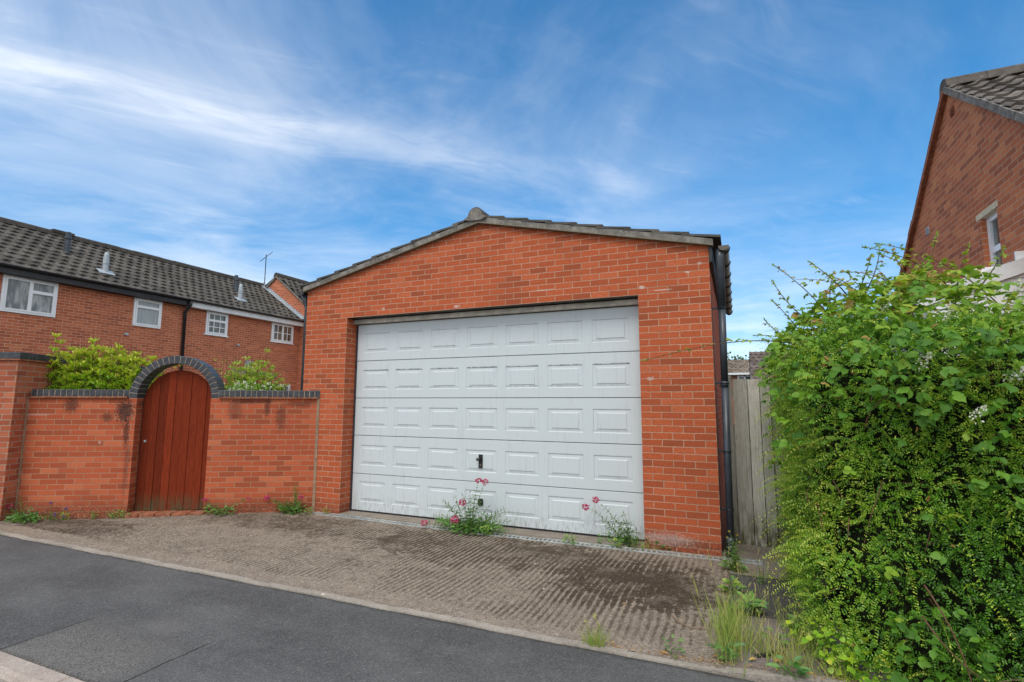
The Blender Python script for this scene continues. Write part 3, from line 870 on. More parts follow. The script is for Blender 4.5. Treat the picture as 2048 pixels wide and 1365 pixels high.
# gutters
def gutter(x, y0, y1, z, mat, name='gutter', side=1, r=0.056):
    mb = MB()
    prof = [(r * math.cos(a), r * math.sin(a)) for a in np.linspace(math.pi, 2 * math.pi, 11)] + [((r - .005) * math.cos(a), (r - .005) * math.sin(a)) for a in np.linspace(2 * math.pi, math.pi, 11)]
    for a, b in zip(range(11), range(1, 11)):
        q = [21 - a, 21 - b]
        mb.prism([prof[a], prof[b], prof[q[1]], prof[q[0]]], (x, 0, z), (1, 0, 0), (0, 0, 1), (0, 1, 0), y0, y1)
    for yy in (y0, y1):
        mb.prism(prof[:11], (x, yy, z), (1, 0, 0), (0, 0, 1), (0, 1, 0), -.004, .004)
    return mb


gt = gutter(6.005, -0.03, 4.55, 3.245, None).build('gutter', M['gutter_brown'], gar)
for k in range(8):
    yb = 0.10 + k * 0.62
    cb = MB()
    pa = [(6.005 + .062 * math.cos(a), yb, 3.245 + .062 * math.sin(a)) for a in np.linspace(math.pi * .95, 2.08 * math.pi, 12)]
    cb.tube(pa, .006, 6)
    cb.tube([(5.945, yb, 3.25), (5.86, yb, 3.27)], .006, 6)
    cb.build('bracket', M['black_plastic'], gt)
fb = MB()
fb.box(5.853, 5.885, -0.02, DEP, 3.08, 3.27)
fb.build('fascia', M['black_wood'], gar)
# right downpipe: a wide upper length socketed into a narrower lower one, open shoe at the foot
dp = MB()
px, py = 5.960, 0.03
dp.tube([(px + .006, py, 3.21), (px, py, 3.12), (px - .001, py, 2.57)], [.046, .046, .045], 16)
dp.tube([(px, py, 2.58), (px - .006, py, 1.75)], .037, 16)
dp.tube([(px - .006, py, 1.76), (px - .010, py, 1.70)], .043, 16)
dp.tube([(px - .006, py, 1.72), (px - .018, py, 0.10)], .037, 16)
dp.tube([(px - .018, py, .14), (px - .018, py, .06)], .044, 16)
dpo = dp.build('downpipe', M['grey_pipe'], gar, smooth=True)
sh = MB()
sh.tube([(px - .018, py, .11), (px - .02, py - .005, .05), (px - .022, py - .04, .01), (px - .024, py - .105, -.015)], [.042, .042, .043, .045], 16, cap=False)
sh.tube([(px - .022, py - .05, .004), (px - .024, py - .09, -.012)], [.030, .034], 14)
sh.build('shoe', M['black_plastic'], dpo, smooth=True)
for zc in (2.56, 1.74, 1.02, 0.42):
    cb = MB()
    pc = px - .002 - (2.56 - zc) * .007
    cb.tube([(pc + .043 * math.cos(a), py + .043 * math.sin(a), zc) for a in np.linspace(0, 2 * math.pi, 18)], .007, 6)
    cb.box(5.852, pc - .03, py - .012, py + .012, zc - .010, zc + .010)
    cb.tube([(5.875, py - .03, zc), (5.875, py + .03, zc)], .008, 6)
    cb.build('clip', M['black_plastic'], dpo)
cab = MB()
cab.tube([(5.862, -.004, 2.7), (5.859, -.004, 2.2), (5.866, -.006, 1.6), (5.858, -.004, 1.1), (5.862, -.005, .3)], .0035, 6)
cab.build('cable', M['black_plastic'], gar)
# left gutter end and downpipe
gl = gutter(-0.115, -0.02, 4.5, 3.235, None).build('gutter', M['black_plastic'], gar)
dl = MB()
dl.tube([(-.115, .06, 3.19), (-.115, .07, 3.10), (-.082, .08, 3.0), (-.082, .08, -.05)], [.046, .042, .034, .034], 14)
dlo = dl.build('downpipe', M['grey_pipe'], gar, smooth=True)
for zc in (2.6, 1.9):
    cb = MB()
    cb.tube([(-.082 + .04 * math.cos(a), .08 + .04 * math.sin(a), zc) for a in np.linspace(0, 2 * math.pi, 16)], .006, 6)
    cb.build('clip', M['black_plastic'], dlo)

# door: frame + header, five sections of seven pressed panels
DX0, DX1, DY = 0.828, 5.040, 0.225
zs = [-0.030, 0.490, 1.040, 1.587, 2.140, 2.692]
fr = MB()
fr.box(OL + .002, DX0 - .004, DY - .006, DY + .05, B, OT - .10)
fr.box(DX1 + .004, OR_ - .002, DY + .006, DY + .05, B, OT - .10)
fr.box(DX0 - .004, DX1 + .004, DY + .047, DY + .06, 2.60, OT - .1)
frm = fr.build('garage_door', M['grey_pipe'], gar)
hb = MB()
hb.box(OL + .003, 2.62, DY - .075, DY + .0, 2.698, 2.758)
hb.box(2.624, OR_ - .003, DY - .075, DY + .0, 2.698, 2.758)
hb.build('header_board', M['header_board'], frm)
sb = MB()
sb.box(DX0, DX1, DY + .008, DY + .045, -.10, -.028)
sb.build('seal', M['rubber'], frm)


def door_section(z0, z1, k):
    mb = MB()
    y = DY
    pitch, wP, x00 = 0.5835, 0.46, 0.948
    zc0, zc1 = z0 + 0.125, z0 + 0.125 + 0.285
    g = 0.0035
    z0_, z1_ = z0 + g, z1 - g
    Fc = lambda a, b, c, d, yy=y: mb.poly([(a, yy, c), (b, yy, c), (b, yy, d), (a, yy, d)])
    Fc(DX0, DX1, z0_ + .004, zc0)
    Fc(DX0, DX1, zc1, z1_ - .004)
    xs = [x00 + pitch * i for i in range(7)]
    prev = DX0
    for x in xs:
        Fc(prev, x, zc0, zc1)
        prev = x + wP
    Fc(prev, DX1, zc0, zc1)
    # rounded lips top and bottom
    mb.poly([(DX0, y + .006, z0_), (DX1, y + .006, z0_), (DX1, y, z0_ + .004), (DX0, y, z0_ + .004)])
    mb.poly([(DX0, y, z1_ - .004), (DX1, y, z1_ - .004), (DX1, y + .006, z1_), (DX0, y + .006, z1_)])
    mb.poly([(DX0, y + .006, z1_), (DX1, y + .006, z1_), (DX1, y + .04, z1_), (DX0, y + .04, z1_)])
    mb.poly([(DX0, y + .04, z0_), (DX1, y + .04, z0_), (DX1, y + .006, z0_), (DX0, y + .006, z0_)])
    dirt = MB()
    for x in xs:
        ring = [(0.0, 0.0), (0.009, 0.0075), (0.018, 0.0075), (0.050, 0.0055), (0.060, -0.001), (0.064, -0.001)]
        R = [[(x + i, y + d, zc0 + i * .85), (x + wP - i, y + d, zc0 + i * .85), (x + wP - i, y + d, zc1 - i * .85), (x + i, y + d, zc1 - i * .85)] for i, d in ring]
        for A, C in zip(R[:-1], R[1:]):
            for i in range(4):
                j = (i + 1) % 4
                mb.poly([A[i], A[j], C[j], C[i]])
        mb.poly(R[-1])
    return mb


for k in range(5):
    s = door_section(zs[k], zs[k + 1], k).build('door_section', M['door_white'], frm)
bk = MB()
bk.box(DX0 - .03, DX1 + .03, DY + .042, DY + .06, B, OT)
bk.build('backing', M['rubber'], frm)
# lever handle on its plate, and the pull low down
hd = MB()
hx, hz = 2.930, 0.757
hd.box(hx - .029, hx + .029, DY - .014, DY + .004, hz - .088, hz + .088)
hd.tube([(hx - .005, DY - .012, hz + .03), (hx - .005, DY - .042, hz + .03)], .016, 12)
hd.tube([(hx, DY - .040, hz + .03), (hx - .012, DY - .046, hz + .03), (hx - .038, DY - .048, hz + .026)], [.016, .017, .022], 12)
hdo = hd.build('door_handle', M['dark_metal'], frm, bevel=.003)
ky = MB()
ky.tube([(hx, DY - .0145, hz - .045), (hx, DY - .017, hz - .045)], .008, 12)
ky.box(hx - .0025, hx + .0025, DY - .017, DY - .0145, hz - .067, hz - .045)
ky.build('keyhole', M['key_metal'], frm)
pl = MB()
pl.prism([(-.032, -.042), (.032, -.042), (.036, -.02), (.036, .03), (.028, .045), (-.028, .045), (-.036, .03), (-.036, -.02)], (2.935, 0, .235), (1, 0, 0), (0, 0, 1), (0, 1, 0), DY - .022, DY + .004)
pl.build('pull_handle', M['dark_metal'], frm, bevel=.004)
ap = MB()
ap.box(OL - .0, OR_, -.02, DY + .1, -.3, G + .012)
ap.build('threshold', M['strip_concrete'], gar)

# drain channel across the front
dc = thing('drain_channel', (3.1, -0.13, G), 'narrow grey slotted drain channel running along the foot of the garage', 'drain')
yD = lambda x: -0.078 - 0.075 * math.sin(math.pi * min(1, max(0, (x - 0.6) / 5.7)))
x = 0.42
while x < 6.20:
    L = 0.50
    gm = MB()
    x1 = min(x + L - .006, 6.235)
    ya, yb = yD(x), yD(x1)
    d = Vector((x1 - x, yb - ya, 0)).normalized()
    nn = Vector((-d.y, d.x, 0))
    o = Vector((x, ya, G + .006 + random.uniform(-.002, .003)))
    LL = (Vector((x1, yb, 0)) - Vector((x, ya, 0))).length
    gm.obox(o, d, nn, (0, 0, 1), (0, LL), (-.062, -.042), (-.03, .006))
    gm.obox(o, d, nn, (0, 0, 1), (0, LL), (.042, .062), (-.03, .006))
    q = 0.0
    while q < LL - .01:
        gm.obox(o, d, nn, (0, 0, 1), (q, min(q + .022, LL)), (-.042, .042), (-.03, .004))
        q += .056
    gm.build('grating', M['zinc_grate'], dc)
    ch = MB()
    ch.obox(o, d, nn, (0, 0, 1), (0, LL), (-.058, .058), (-.05, -.012))
    ch.build('channel', M['rubber'], dc)
    x += L

# ------------------------------------------------------------------ garden wall with its arch and gate
W1 = Vector((0.35, 0.0, 0))
gw = thing('garden_wall', (-1.4, -1.0, G), 'low red brick garden wall with dark coping and a brick arch over the gate', 'wall')
TC = -2.05                # centre of the arch along the wall
RI, RO = 0.505, 0.62
TH = 0.215
ZC = 1.575                # springing line and top of brickwork
wp = lambda t, z, d=0.0: tuple(W1 + E_ * t - N_ * d + Vector((0, 0, z)))   # d: depth behind the front face
mb = MB()
def wall_run(mb, t0, t1, z0, z1, th=TH):
    mb.obox(W1, E_, -N_, (0, 0, 1), (t0, t1), (0, th), (z0, z1))
wall_run(mb, -4.0, TC - RI, -.25, ZC)
wall_run(mb, TC + RI, -0.012, -.25, ZC)
mb.build('brickwork', M['brick_garden'], gw)
js = MB()
js.obox(W1, E_, -N_, (0, 0, 1), (-0.045, -0.005), (-.004, .06), (-.25, ZC))
js.obox(W1, E_, -N_, (0, 0, 1), (-4.02, -3.975), (-.004, .06), (-.25, ZC))
js.build('joint', M['joint_sand'], gw)
tb = MB()
for t0, t1 in ((-3.985, TC - RO + .0), (TC + RO, -0.03)):
    t = t0
    while t < t1 - .01:
        tn = min(t + .235, t1)
        e = random.uniform(-.003, .003)
        tb.obox(W1 + Vector((0, 0, e)), E_, -N_, (0, 0, 1), (t + .003, tn - .002), (-.035, TH + .03), (ZC + .002, ZC + .022))
        t = tn
tb.build('tile_course', M['clay_tile'], gw)
cb, cm = MB(), MB()
for t0, t1 in ((-3.95, TC - RO + .01), (TC + RO - .01, -0.005)):
    n_ = int(round((t1 - t0) / 0.0775))
    st = (t1 - t0) / n_
    for k in range(n_):
        e, e2 = random.uniform(-.003, .003), random.uniform(-.002, .003)
        cb.obox(W1 + Vector((0, 0, e)) + N_ * e2, E_, -N_, (0, 0, 1), (t0 + k * st + .005, t0 + (k + 1) * st - .004), (-.012, TH + .01), (ZC + .028, ZC + .122))
    cm.obox(W1, E_, -N_, (0, 0, 1), (t0, t1), (-.006, TH + .005), (ZC + .0225, ZC + .1175))
cb.build('coping', M['blue_brick'], gw, bevel=.006)
cm.build('coping_joint', M['coping_mortar'], gw)
ab, am = MB(), MB()
NA = 23
for k in range(NA):
    a0, a1 = math.pi * k / NA + .006, math.pi * (k + 1) / NA - .006
    e = random.uniform(-.003, .003)
    pts = [(TC + (RI + e) * math.cos(a0), ZC + (RI + e) * math.sin(a0)), (TC + (RO + e) * math.cos(a0 + .002), ZC + (RO + e) * math.sin(a0 + .002)),
           (TC + (RO + e) * math.cos(a1 - .002), ZC + (RO + e) * math.sin(a1 - .002)), (TC + (RI + e) * math.cos(a1), ZC + (RI + e) * math.sin(a1))]
    ab.prism(pts, W1, E_, (0, 0, 1), -N_, -.004, TH + .004)
for k in range(40):
    a0, a1 = math.pi * k / 40, math.pi * (k + 1) / 40
    pts = [(TC + r * math.cos(a), ZC + r * math.sin(a)) for r, a in ((RI + .004, a0), (RO - .005, a0), (RO - .005, a1), (RI + .004, a1))]
    am.prism(pts, W1, E_, (0, 0, 1), -N_, 0.0, TH)
ab.build('arch', M['blue_brick'], gw, bevel=.005)
am.build('arch_joint', M['coping_mortar'], gw)
sl = MB()
t = TC - RI - .02
for k in range(5):
    w_ = (2 * RI + .06) / 5
    e = random.uniform(-.004, .004)
    sl.obox(W1 + Vector((0, 0, e)), E_, -N_, (0, 0, 1), (t, t + w_ - .012), (-.075, .15), (G - .1, G + .028))
    t += w_
sl.build('door_sill', M['clay_tile'], gw, bevel=.006)

gt_loc = tuple(W1 + E_ * TC - N_ * .14)
gate = thing('garden_gate', (gt_loc[0], gt_loc[1], G), 'arched gate of upright red-brown stained boards closing the garden wall', 'gate')
gb = MB()
tints = []
t0, t1, n_ = TC - RI + .018, TC + RI - .012, 9
RG = 0.485
st = (t1 - t0) / n_
# boards lean a little, as the gate has dropped
top = lambda t: 1.515 + math.sqrt(max(0.0, RG ** 2 - (t - TC) ** 2)) * 0.98
for k in range(n_):
    a, b = t0 + k * st + (.004 if k % 2 == 0 else .0015), t0 + (k + 1) * st - (.004 if k % 2 else .0012)
    pts = [(a, G + .035), (b, G + .035)] + [(q, top(q)) for q in np.linspace(b, a, 6)]
    gb.prism(pts, W1, E_, (0, 0, 1), -N_, .135, .155)
    tints += [random.random()] * (len(pts) + 2)
go = mesh_obj('board_panel', gb.v, gb.f, gb.uv, M['gate_wood'], gate, attr=tints)
for z in (.35, .95, 1.5):
    lg = MB()
    lg.obox(W1, E_, -N_, (0, 0, 1), (t0 + .02, t1 - .02), (.156, .185), (z, z + .09))
    lg.build('ledge', M['gate_wood'], gate)
lk = MB()
lp = Vector(wp(TC - RI + .085, .955, .135))
lk.tube([lp, lp + N_ * .008], .018, 14)
lk.tube([lp + N_ * .008, lp + N_ * .014], .010, 12)
lk.build('lock', M['lead'], gate, smooth=False)

# taller wall running back at the left edge
J = W1 + E_ * -4.0
tw = thing('boundary_wall', (J.x - .3, J.y, G), 'tall weathered brick wall end with dark coping left of the garden wall', 'wall')
mb = MB()
mb.obox(J, -E_, -N_, (0, 0, 1), (0, 2.6), (-0.22, 0.0), (-.25, 2.085))
mb.obox(J, -E_, -N_, (0, 0, 1), (0, 0.33), (0.0, 3.2), (-.25, 2.085))
mb.build('brickwork', M['brick_tall'], tw)
tb = MB()
tb.obox(J, -E_, -N_, (0, 0, 1), (-.03, 2.6), (-.25, -.235), (2.088, 2.108))
tb.obox(J, -E_, -N_, (0, 0, 1), (-.03, .36), (-.235, 3.2), (2.088, 2.108))
tb.build('tile_course', M['clay_tile'], tw)
cb = MB()
for k in range(44):
    a = -.225 + k * .0775
    e = random.uniform(-.003, .003)
    cb.obox(J + Vector((0, 0, e)), -E_, -N_, (0, 0, 1), (-.012, .34), (a + .004, a + .073), (2.112, 2.205))
for k in range(30):
    a = .345 + k * .0775
    cb.obox(J, -E_, -N_, (0, 0, 1), (a + .004, a + .073), (-.232, 0), (2.112, 2.205))
cb.build('coping', M['blue_brick'], tw, bevel=.006)
cm = MB()
cm.obox(J, -E_, -N_, (0, 0, 1), (-.004, .33), (-.212, 3.15), (2.109, 2.199))
cm.obox(J, -E_, -N_, (0, 0, 1), (.335, 2.6), (-.222, -.01), (2.109, 2.199))
cm.build('coping_joint', M['coping_mortar'], tw)

# ------------------------------------------------------------------ pantile roofs
def pantile(o, along, up, nrm, length, slope, tw_=0.30, gauge=0.30, roll=0.045, mat=None, stagger=0.5, th=0.022, per=10, clip=None):
    """courses of single-roll tiles. o: eave corner; along: eave direction; up: up the slope"""
    V, F, T = [], [], []
    o, along, up, nrm = (np.array(q, float) for q in (o, along, up, nrm))
    nc = int(math.ceil(slope / gauge))
    u_prof = np.array([0, .10, .18, .26, .36, .50, .70, .88, 1.0])
    h_prof = np.array([.30, .78, 1.0, .82, .48, .18, .0, .06, .30])
    r = np.random.default_rng(5)
    for c in range(nc):
        s0, s1 = c * gauge, min((c + 1) * gauge + .03, slope)
        off = (stagger * c) % 1.0
        nt = int(math.ceil(length / tw_)) + 1
        for k in range(-1, nt):
            tt = r.random()
            us = (k + off + u_prof) * tw_
            if us[-1] < 0.02 or us[0] > length - .02: continue
            us = np.clip(us, 0, length)
            j = r.normal(0, .008)
            base = len(V)
            for u, h in zip(us, h_prof * roll):
                pt = o + along * u
                V.append(pt + up * (s0 + j) + nrm * (h + th + .012))
                V.append(pt + up * s1 + nrm * (h + .004))
                V.append(pt + up * (s0 + j) + nrm * (h + .002 - .01))
            for i in range(len(us) - 1):
                a, b = base + 3 * i, base + 3 * (i + 1)
                F += [[a, b, b + 1, a + 1], [a + 2, b + 2, b, a]]
                T += [tt, tt]
    V = np.array(V)
    if np.dot(np.cross(along, up), nrm) < 0:
        F = [f[::-1] for f in F]
    if clip is not None:
        cen = np.array([V[f].mean(0) for f in F])
        kp = clip(cen)
        F = [f for f, q in zip(F, kp) if q]
        T = [q for q, z in zip(T, kp) if z]
    return V, F, T


# ------------------------------------------------------------------ terrace on the left
XT = -10.2
PT = math.radians(34)
YS, YE = 4.97, 9.72        # party line, end of the terrace
EX, EZ = -9.95, 4.80
RX, RZ = -12.42, 4.80 + (12.42 - 9.95) * math.tan(PT)


def window(house, y0, y1, z0, z1, layout, glass, sill=False, X0=XT):
    """uPVC window in the wall X = X0 facing +x; layout: list of panes (y0,y1,z0,z1 in 0..1, bars)"""
    fr = MB()
    f = .055
    xo, xi = X0 + .040, X0 - .03
    fr.box(xi, xo, y0, y1, z0, z0 + f)
    fr.box(xi, xo, y0, y1, z1 - f, z1)
    fr.box(xi, xo, y0, y0 + f, z0 + f, z1 - f)
    fr.box(xi, xo, y1 - f, y1, z0 + f, z1 - f)
    for (a, b, c, d, ny_, nz_) in layout:
        A, Bq, C, D = (y0 + (y1 - y0) * a, y0 + (y1 - y0) * b, z0 + (z1 - z0) * c, z0 + (z1 - z0) * d)
        g = .038
        for (p, q, r_, s_) in ((A, Bq, C, C + g), (A, Bq, D - g, D), (A, A + g, C + g, D - g), (Bq - g, Bq, C + g, D - g)):
            fr.box(xi + .01, xo + .012, p, q, r_, s_)
        for i in range(1, ny_):
            yc = A + (Bq - A) * i / ny_
            fr.box(xi + .03, xo - .004, yc - .012, yc + .012, C + g, D - g)
        for i in range(1, nz_):
            zc = C + (D - C) * i / nz_
            fr.box(xi + .031, xo - .005, A + g, Bq - g, zc - .012, zc + .012)
    w_ = fr.build('window', M['upvc'], house)
    for i, (a, b, c, d, ny_, nz_) in enumerate(layout):
        pm = MB()
        pm.box(X0 + .002, X0 + .014, y0 + (y1 - y0) * a + .02, y0 + (y1 - y0) * b - .02, z0 + (z1 - z0) * c + .02, z0 + (z1 - z0) * d - .02)
        pm.build('pane', M[glass[i % len(glass)]], w_)
    if sill:
        sm = MB()
        sm.box(X0 - .02, X0 + .05, y0 - .05, y1 + .05, z0 - .035, z0 - .002)
        sm.build('sill', M['upvc'], w_)
    return w_


def terrace(y0, y1, label, fascia_mat, left_end):
    h = thing('terraced_house', (XT - 1, (y0 + y1) / 2, -.2), label, 'house', 'terraced houses behind the garden wall')
    mb = MB()
    mb.poly([(XT, y0, -.25), (XT, y1, -.25), (XT, y1, 4.80), (XT, y0, 4.80)])
    mb.poly([(2 * RX - XT, y1, -.25), (2 * RX - XT, y0, -.25), (2 * RX - XT, y0, 4.80), (2 * RX - XT, y1, 4.80)])
    for yy, fl in ((y0, False), (y1, True)):
        mb.poly([(2 * RX - XT, yy, -.25), (XT, yy, -.25), (XT, yy, 4.80), (RX, yy, RZ - .12), (2 * RX - XT, yy, 4.80)], fl)
    mb.build('wall', M['brick_terrace'], h)
    sl = (RX - EX) / -math.cos(PT)
    V, F, T = pantile((EX + .06, y0, EZ - .04), (0, 1, 0), (-math.cos(PT), 0, math.sin(PT)), (math.sin(PT), 0, math.cos(PT)), y1 - y0, sl + .05, tw_=.27, gauge=.27, roll=.030, stagger=0.5)
    mesh_obj('roof', V, F, None, M['roof_terrace'], h, attr=T)
    dk = MB()
    dk.grid8([(EX, y0, EZ - .05), (EX, y1, EZ - .05), (RX, y1, RZ - .05), (RX, y0, RZ - .05), (EX, y0, EZ - .02), (EX, y1, EZ - .02), (RX, y1, RZ - .02), (RX, y0, RZ - .02)][::1])
    dk.poly([(2 * RX - EX, y1, EZ), (2 * RX - EX, y0, EZ), (RX, y0, RZ), (RX, y1, RZ)])
    dk.build('roof_deck', M['roof_terrace'], h)
    rb = MB()
    pr = [(.12 * math.cos(a), .095 * math.sin(a)) for a in np.linspace(0, math.pi, 9)] + [(-.14, -.07), (.14, -.07)]
    yy = y0
    while yy < y1 - .05:
        yn = min(yy + .45, y1)
        rb.prism(pr, (RX, yy, RZ + .035 + random.uniform(-.006, .006)), (1, 0, 0), (0, 0, 1), (0, 1, 0), 0.004, yn - yy - .004)
        yy = yn
    rb.build('ridge_tile', M['roof_terrace'], h)
    fb = MB()
    fb.box(XT - .01, EX - .01, y0, y1, 4.60 if fascia_mat == 'black_wood' else 4.575, 4.775)
    fb.build('fascia', M[fascia_mat], h)
    gutter(EX + .055, y0, y1, 4.80, None).build('gutter', M['black_plastic'], h)
    return h


h1 = terrace(-9.0, YS, 'brick terraced house with black fascia and a wide white window, at the left', 'black_wood', True)
h2 = terrace(YS, YE, 'brick terraced house with white fascia and small barred white windows', 'white_wood', False)
window(h1, 0.38, 1.50, 3.70, 4.60, [(.05, .50, .06, .94, 1, 1), (.50, .95, .06, .64, 1, 1), (.50, .95, .64, .94, 1, 1)], ['glass_grey'])
window(h1, 3.39, 4.20, 3.76, 4.60, [(.07, .93, .06, .70, 1, 1), (.07, .93, .70, .94, 1, 1)], ['glass_frost'])
window(h1, -4.6, -3.0, 3.70, 4.60, [(.05, .50, .06, .94, 1, 1), (.50, .95, .06, .94, 1, 1)], ['glass_grey'])
window(h2, 5.68, 6.48, 3.80, 4.565, [(.08, .92, .06, .62, 3, 2), (.08, .92, .62, .94, 3, 1)], ['glass_dark'], True)
window(h2, 8.36, 9.41, 3.85, 4.565, [(.06, .50, .06, .94, 2, 2), (.50, .94, .06, .94, 2, 2)], ['glass_room'], True)
window(h2, 8.3, 9.4, 1.2, 2.22, [(.06, .50, .06, .94, 1, 1), (.50, .94, .06, .94, 1, 1)], ['glass_dark'], True)
# downpipe on the party line
pm = MB()
pm.tube([(EX + .05, YS - .05, 4.75), (EX + .05, YS - .05, 4.62), (XT + .06, YS - .05, 4.40), (XT + .06, YS - .02, -.1)], .05, 12)
pm.build('downpipe', M['black_plastic'], h1, smooth=True)
# roof pipes: a dark soil vent and a grey flue on each house
slope_z = lambda x: EZ + (EX - x) * math.tan(PT) + .05
for h, yv, xv, yf, xf in ((h1, 2.15, -11.35, 2.75, -10.55), (h2, 7.62, -11.35, 7.25, -10.60)):
    v = MB()
    z = slope_z(xv)
    v.tube([(xv, yv, z - .15), (xv, yv, z + .34), (xv, yv, z + .36), (xv, yv, z + .42), (xv, yv, z + .43), (xv, yv, z + .56)], [.085, .068, .085, .085, .066, .066], 14)
    v.build('vent_pipe', M['grey_pipe'], h, smooth=False)
    v = MB()
    z = slope_z(xf)
    v.tube([(xf, yf, z - .1), (xf, yf, z + .22), (xf, yf, z + .24), (xf, yf, z + .50), (xf, yf, z + .58)], [.075, .072, .08, .066, .04], 14)
    d_, u_ = Vector((0, 1, 0)), Vector((-math.cos(PT), 0, math.sin(PT)))
    v.obox((xf, yf, z - .0), d_, u_, Vector((math.sin(PT), 0, math.cos(PT))), (-.20, .20), (-.17, .10), (.0, .03))
    v.build('flue', M['lead'], h, smooth=False)
mt = MB()
for zc, yc in ((2.62, 0), ):
    mt.box(XT, XT + .08, 7.28, 7.58, 2.72, 3.02)
mt.build('meter_box', M['lead'], h2, bevel=.01)
rv_ = MB()
rv_.box(RX - .12, RX + .14, 2.20, 2.75, RZ + .06, RZ + .145)
rv_.build('ridge_vent', M['roof_terrace'], h1)
for hh_, yv_, zz_ in ((h1, 3.2, 3.45), (h2, 6.9, 3.52)):
    fl_ = MB()
    fl_.box(XT, XT + .05, yv_, yv_ + .1, zz_, zz_ + .06)
    fl_.build('overflow_pipe', M['lead'], hh_)

# the next house steps up: gable over the terrace end, lead flashing at the junction
h3 = thing('gabled_house', (-11.5, 13, -.2), 'brick gable of the higher house behind the garage eaves', 'house')
gx, gz, P3_ = -11.57, 6.80, math.radians(38)
hw = 2.6
mb = MB()
ez3 = gz - hw * math.tan(P3_)
mb.poly([(gx - hw, YE, -.25), (gx + hw, YE, -.25), (gx + hw, YE, ez3), (gx, YE, gz), (gx - hw, YE, ez3)])
mb.poly([(gx + hw, YE, -.25), (gx + hw, 16, -.25), (gx + hw, 16, ez3), (gx + hw, YE, ez3)])
mb.poly([(gx - hw, 16, -.25), (gx - hw, YE, -.25), (gx - hw, YE, ez3), (gx - hw, 16, ez3)])
mb.poly([(gx + hw, 16, -.25), (gx - hw, 16, -.25), (gx - hw, 16, ez3), (gx, 16, gz), (gx + hw, 16, ez3)])
mb.build('wall', M['brick_terrace'], h3)
sl3 = hw / math.cos(P3_) + .12
for sgn in (1, -1):
    up = (-sgn * math.cos(P3_), 0, math.sin(P3_))
    nr = (sgn * math.sin(P3_), 0, math.cos(P3_))
    o = Vector((gx + sgn * hw, YE - .06, ez3)) - Vector(up) * .12 + Vector(nr) * .03
    V, F, T = pantile(o, (0, 1, 0), up, nr, 6.3, sl3 - .0, roll=.05)
    mesh_obj('roof', V, F, None, M['roof_terrace'], h3, attr=T)
    vb = MB()
    vb.obox(o - Vector(nr) * .06, up, (0, 1, 0), nr, (0, sl3), (-.01, .10), (0, .065))
    vb.build('verge', M['mortar'], h3)
rb = MB()
rb.prism(pr if False else [(.12 * math.cos(a), .10 * math.sin(a)) for a in np.linspace(0, math.pi, 9)] + [(-.14, -.06), (.14, -.06)], (gx, YE - .07, gz + .07), (1, 0, 0), (0, 0, 1), (0, 1, 0), 0, 6.2)
rb.build('ridge_tile', M['roof_terrace'], h3)
fs = MB()
n_ = 22
for k in range(n_):
    s0 = k / n_
    xa = EX + (RX - EX) * s0
    xb = EX + (RX - EX) * (k + 1) / n_
    za, zb = slope_z(xa), slope_z(xb)
    fs.grid8([(xa, YE - .014, za), (xb, YE - .014, zb), (xb, YE - .002, zb), (xa, YE - .002, za), (xa, YE - .014, zb + .10), (xb, YE - .014, zb + .10), (xb, YE - .002, zb + .10), (xa, YE - .002, zb + .10)][::1])
    fs.obox((xa, YE - .16, za - .0), (xb - xa, 0, zb - za), (0, 1, 0), (math.sin(PT), 0, math.cos(PT)), (0, 1.02), (0, .15), (.015, .03))
fs.build('flashing', M['lead'], h3)
ae = thing('tv_aerial', (-13.1, 10.3, 6.3), 'thin television aerial on a mast above the terrace ridge', 'aerial')
mm = MB()
mm.tube([(-12.85, 10.2, 5.9), (-12.85, 10.2, 8.05)], .018, 8)
mm.build('mast', M['black_wood'], ae)
mm = MB()
mm.tube([(-12.95, 10.0, 7.70), (-12.70, 10.4, 8.20)], .014, 6)
for k in range(7):
    c = Vector((-12.95, 10.0, 7.70)).lerp(Vector((-12.70, 10.4, 8.20)), k / 6)
    d_ = Vector((.6, -.35, 0)).normalized() * (.15 - .012 * k)
    mm.tube([c - d_, c + d_], .007, 5)
mm.build('antenna', M['black_wood'], ae)

# low lean-to roof and planks just behind the garden wall
ln = thing('lean_to', (-2.6, 1.6, G), 'pale lean-to shed roof showing above the coping right of the arch', 'shed')
Bk = W1 - N_ * 2.6
mb = MB()
for k in range(9):
    t = -3.05 + k * .16
    mb.obox(Bk + Vector((0, 0, 0)), E_, -N_, (0, 0, 1), (t, t + .155), (0, 1.3), (1.80 + .0, 1.815))
    mb.obox(Bk, E_, -N_, (0, 0, 1), (t, t + .02), (0, 1.3), (1.815, 1.845))
mb.build('roof', M['render_white'], ln)
mb = MB()
mb.obox(Bk, E_, -N_, (0, 0, 1), (-3.0, -1.7), (.1, 1.2), (-.2, 1.78))
mb.build('wall', M['plank_old'], ln)
mb = MB()
mb.obox(Bk + Vector((0, 0, 1.86)), (E_ + Vector((0, 0, -.12))).normalized(), -N_, (0, 0, 1), (-2.35, -1.55), (-.06, .06), (-.06, .04))
mb.build('plank', M['plank_old'], ln)
mb = MB()
mb.obox(W1, E_, -N_, (0, 0, 1), (-1.55, -1.02), (.55, .58), (1.60, 1.70))
mb.build('plank', M['plank_old'], ln)

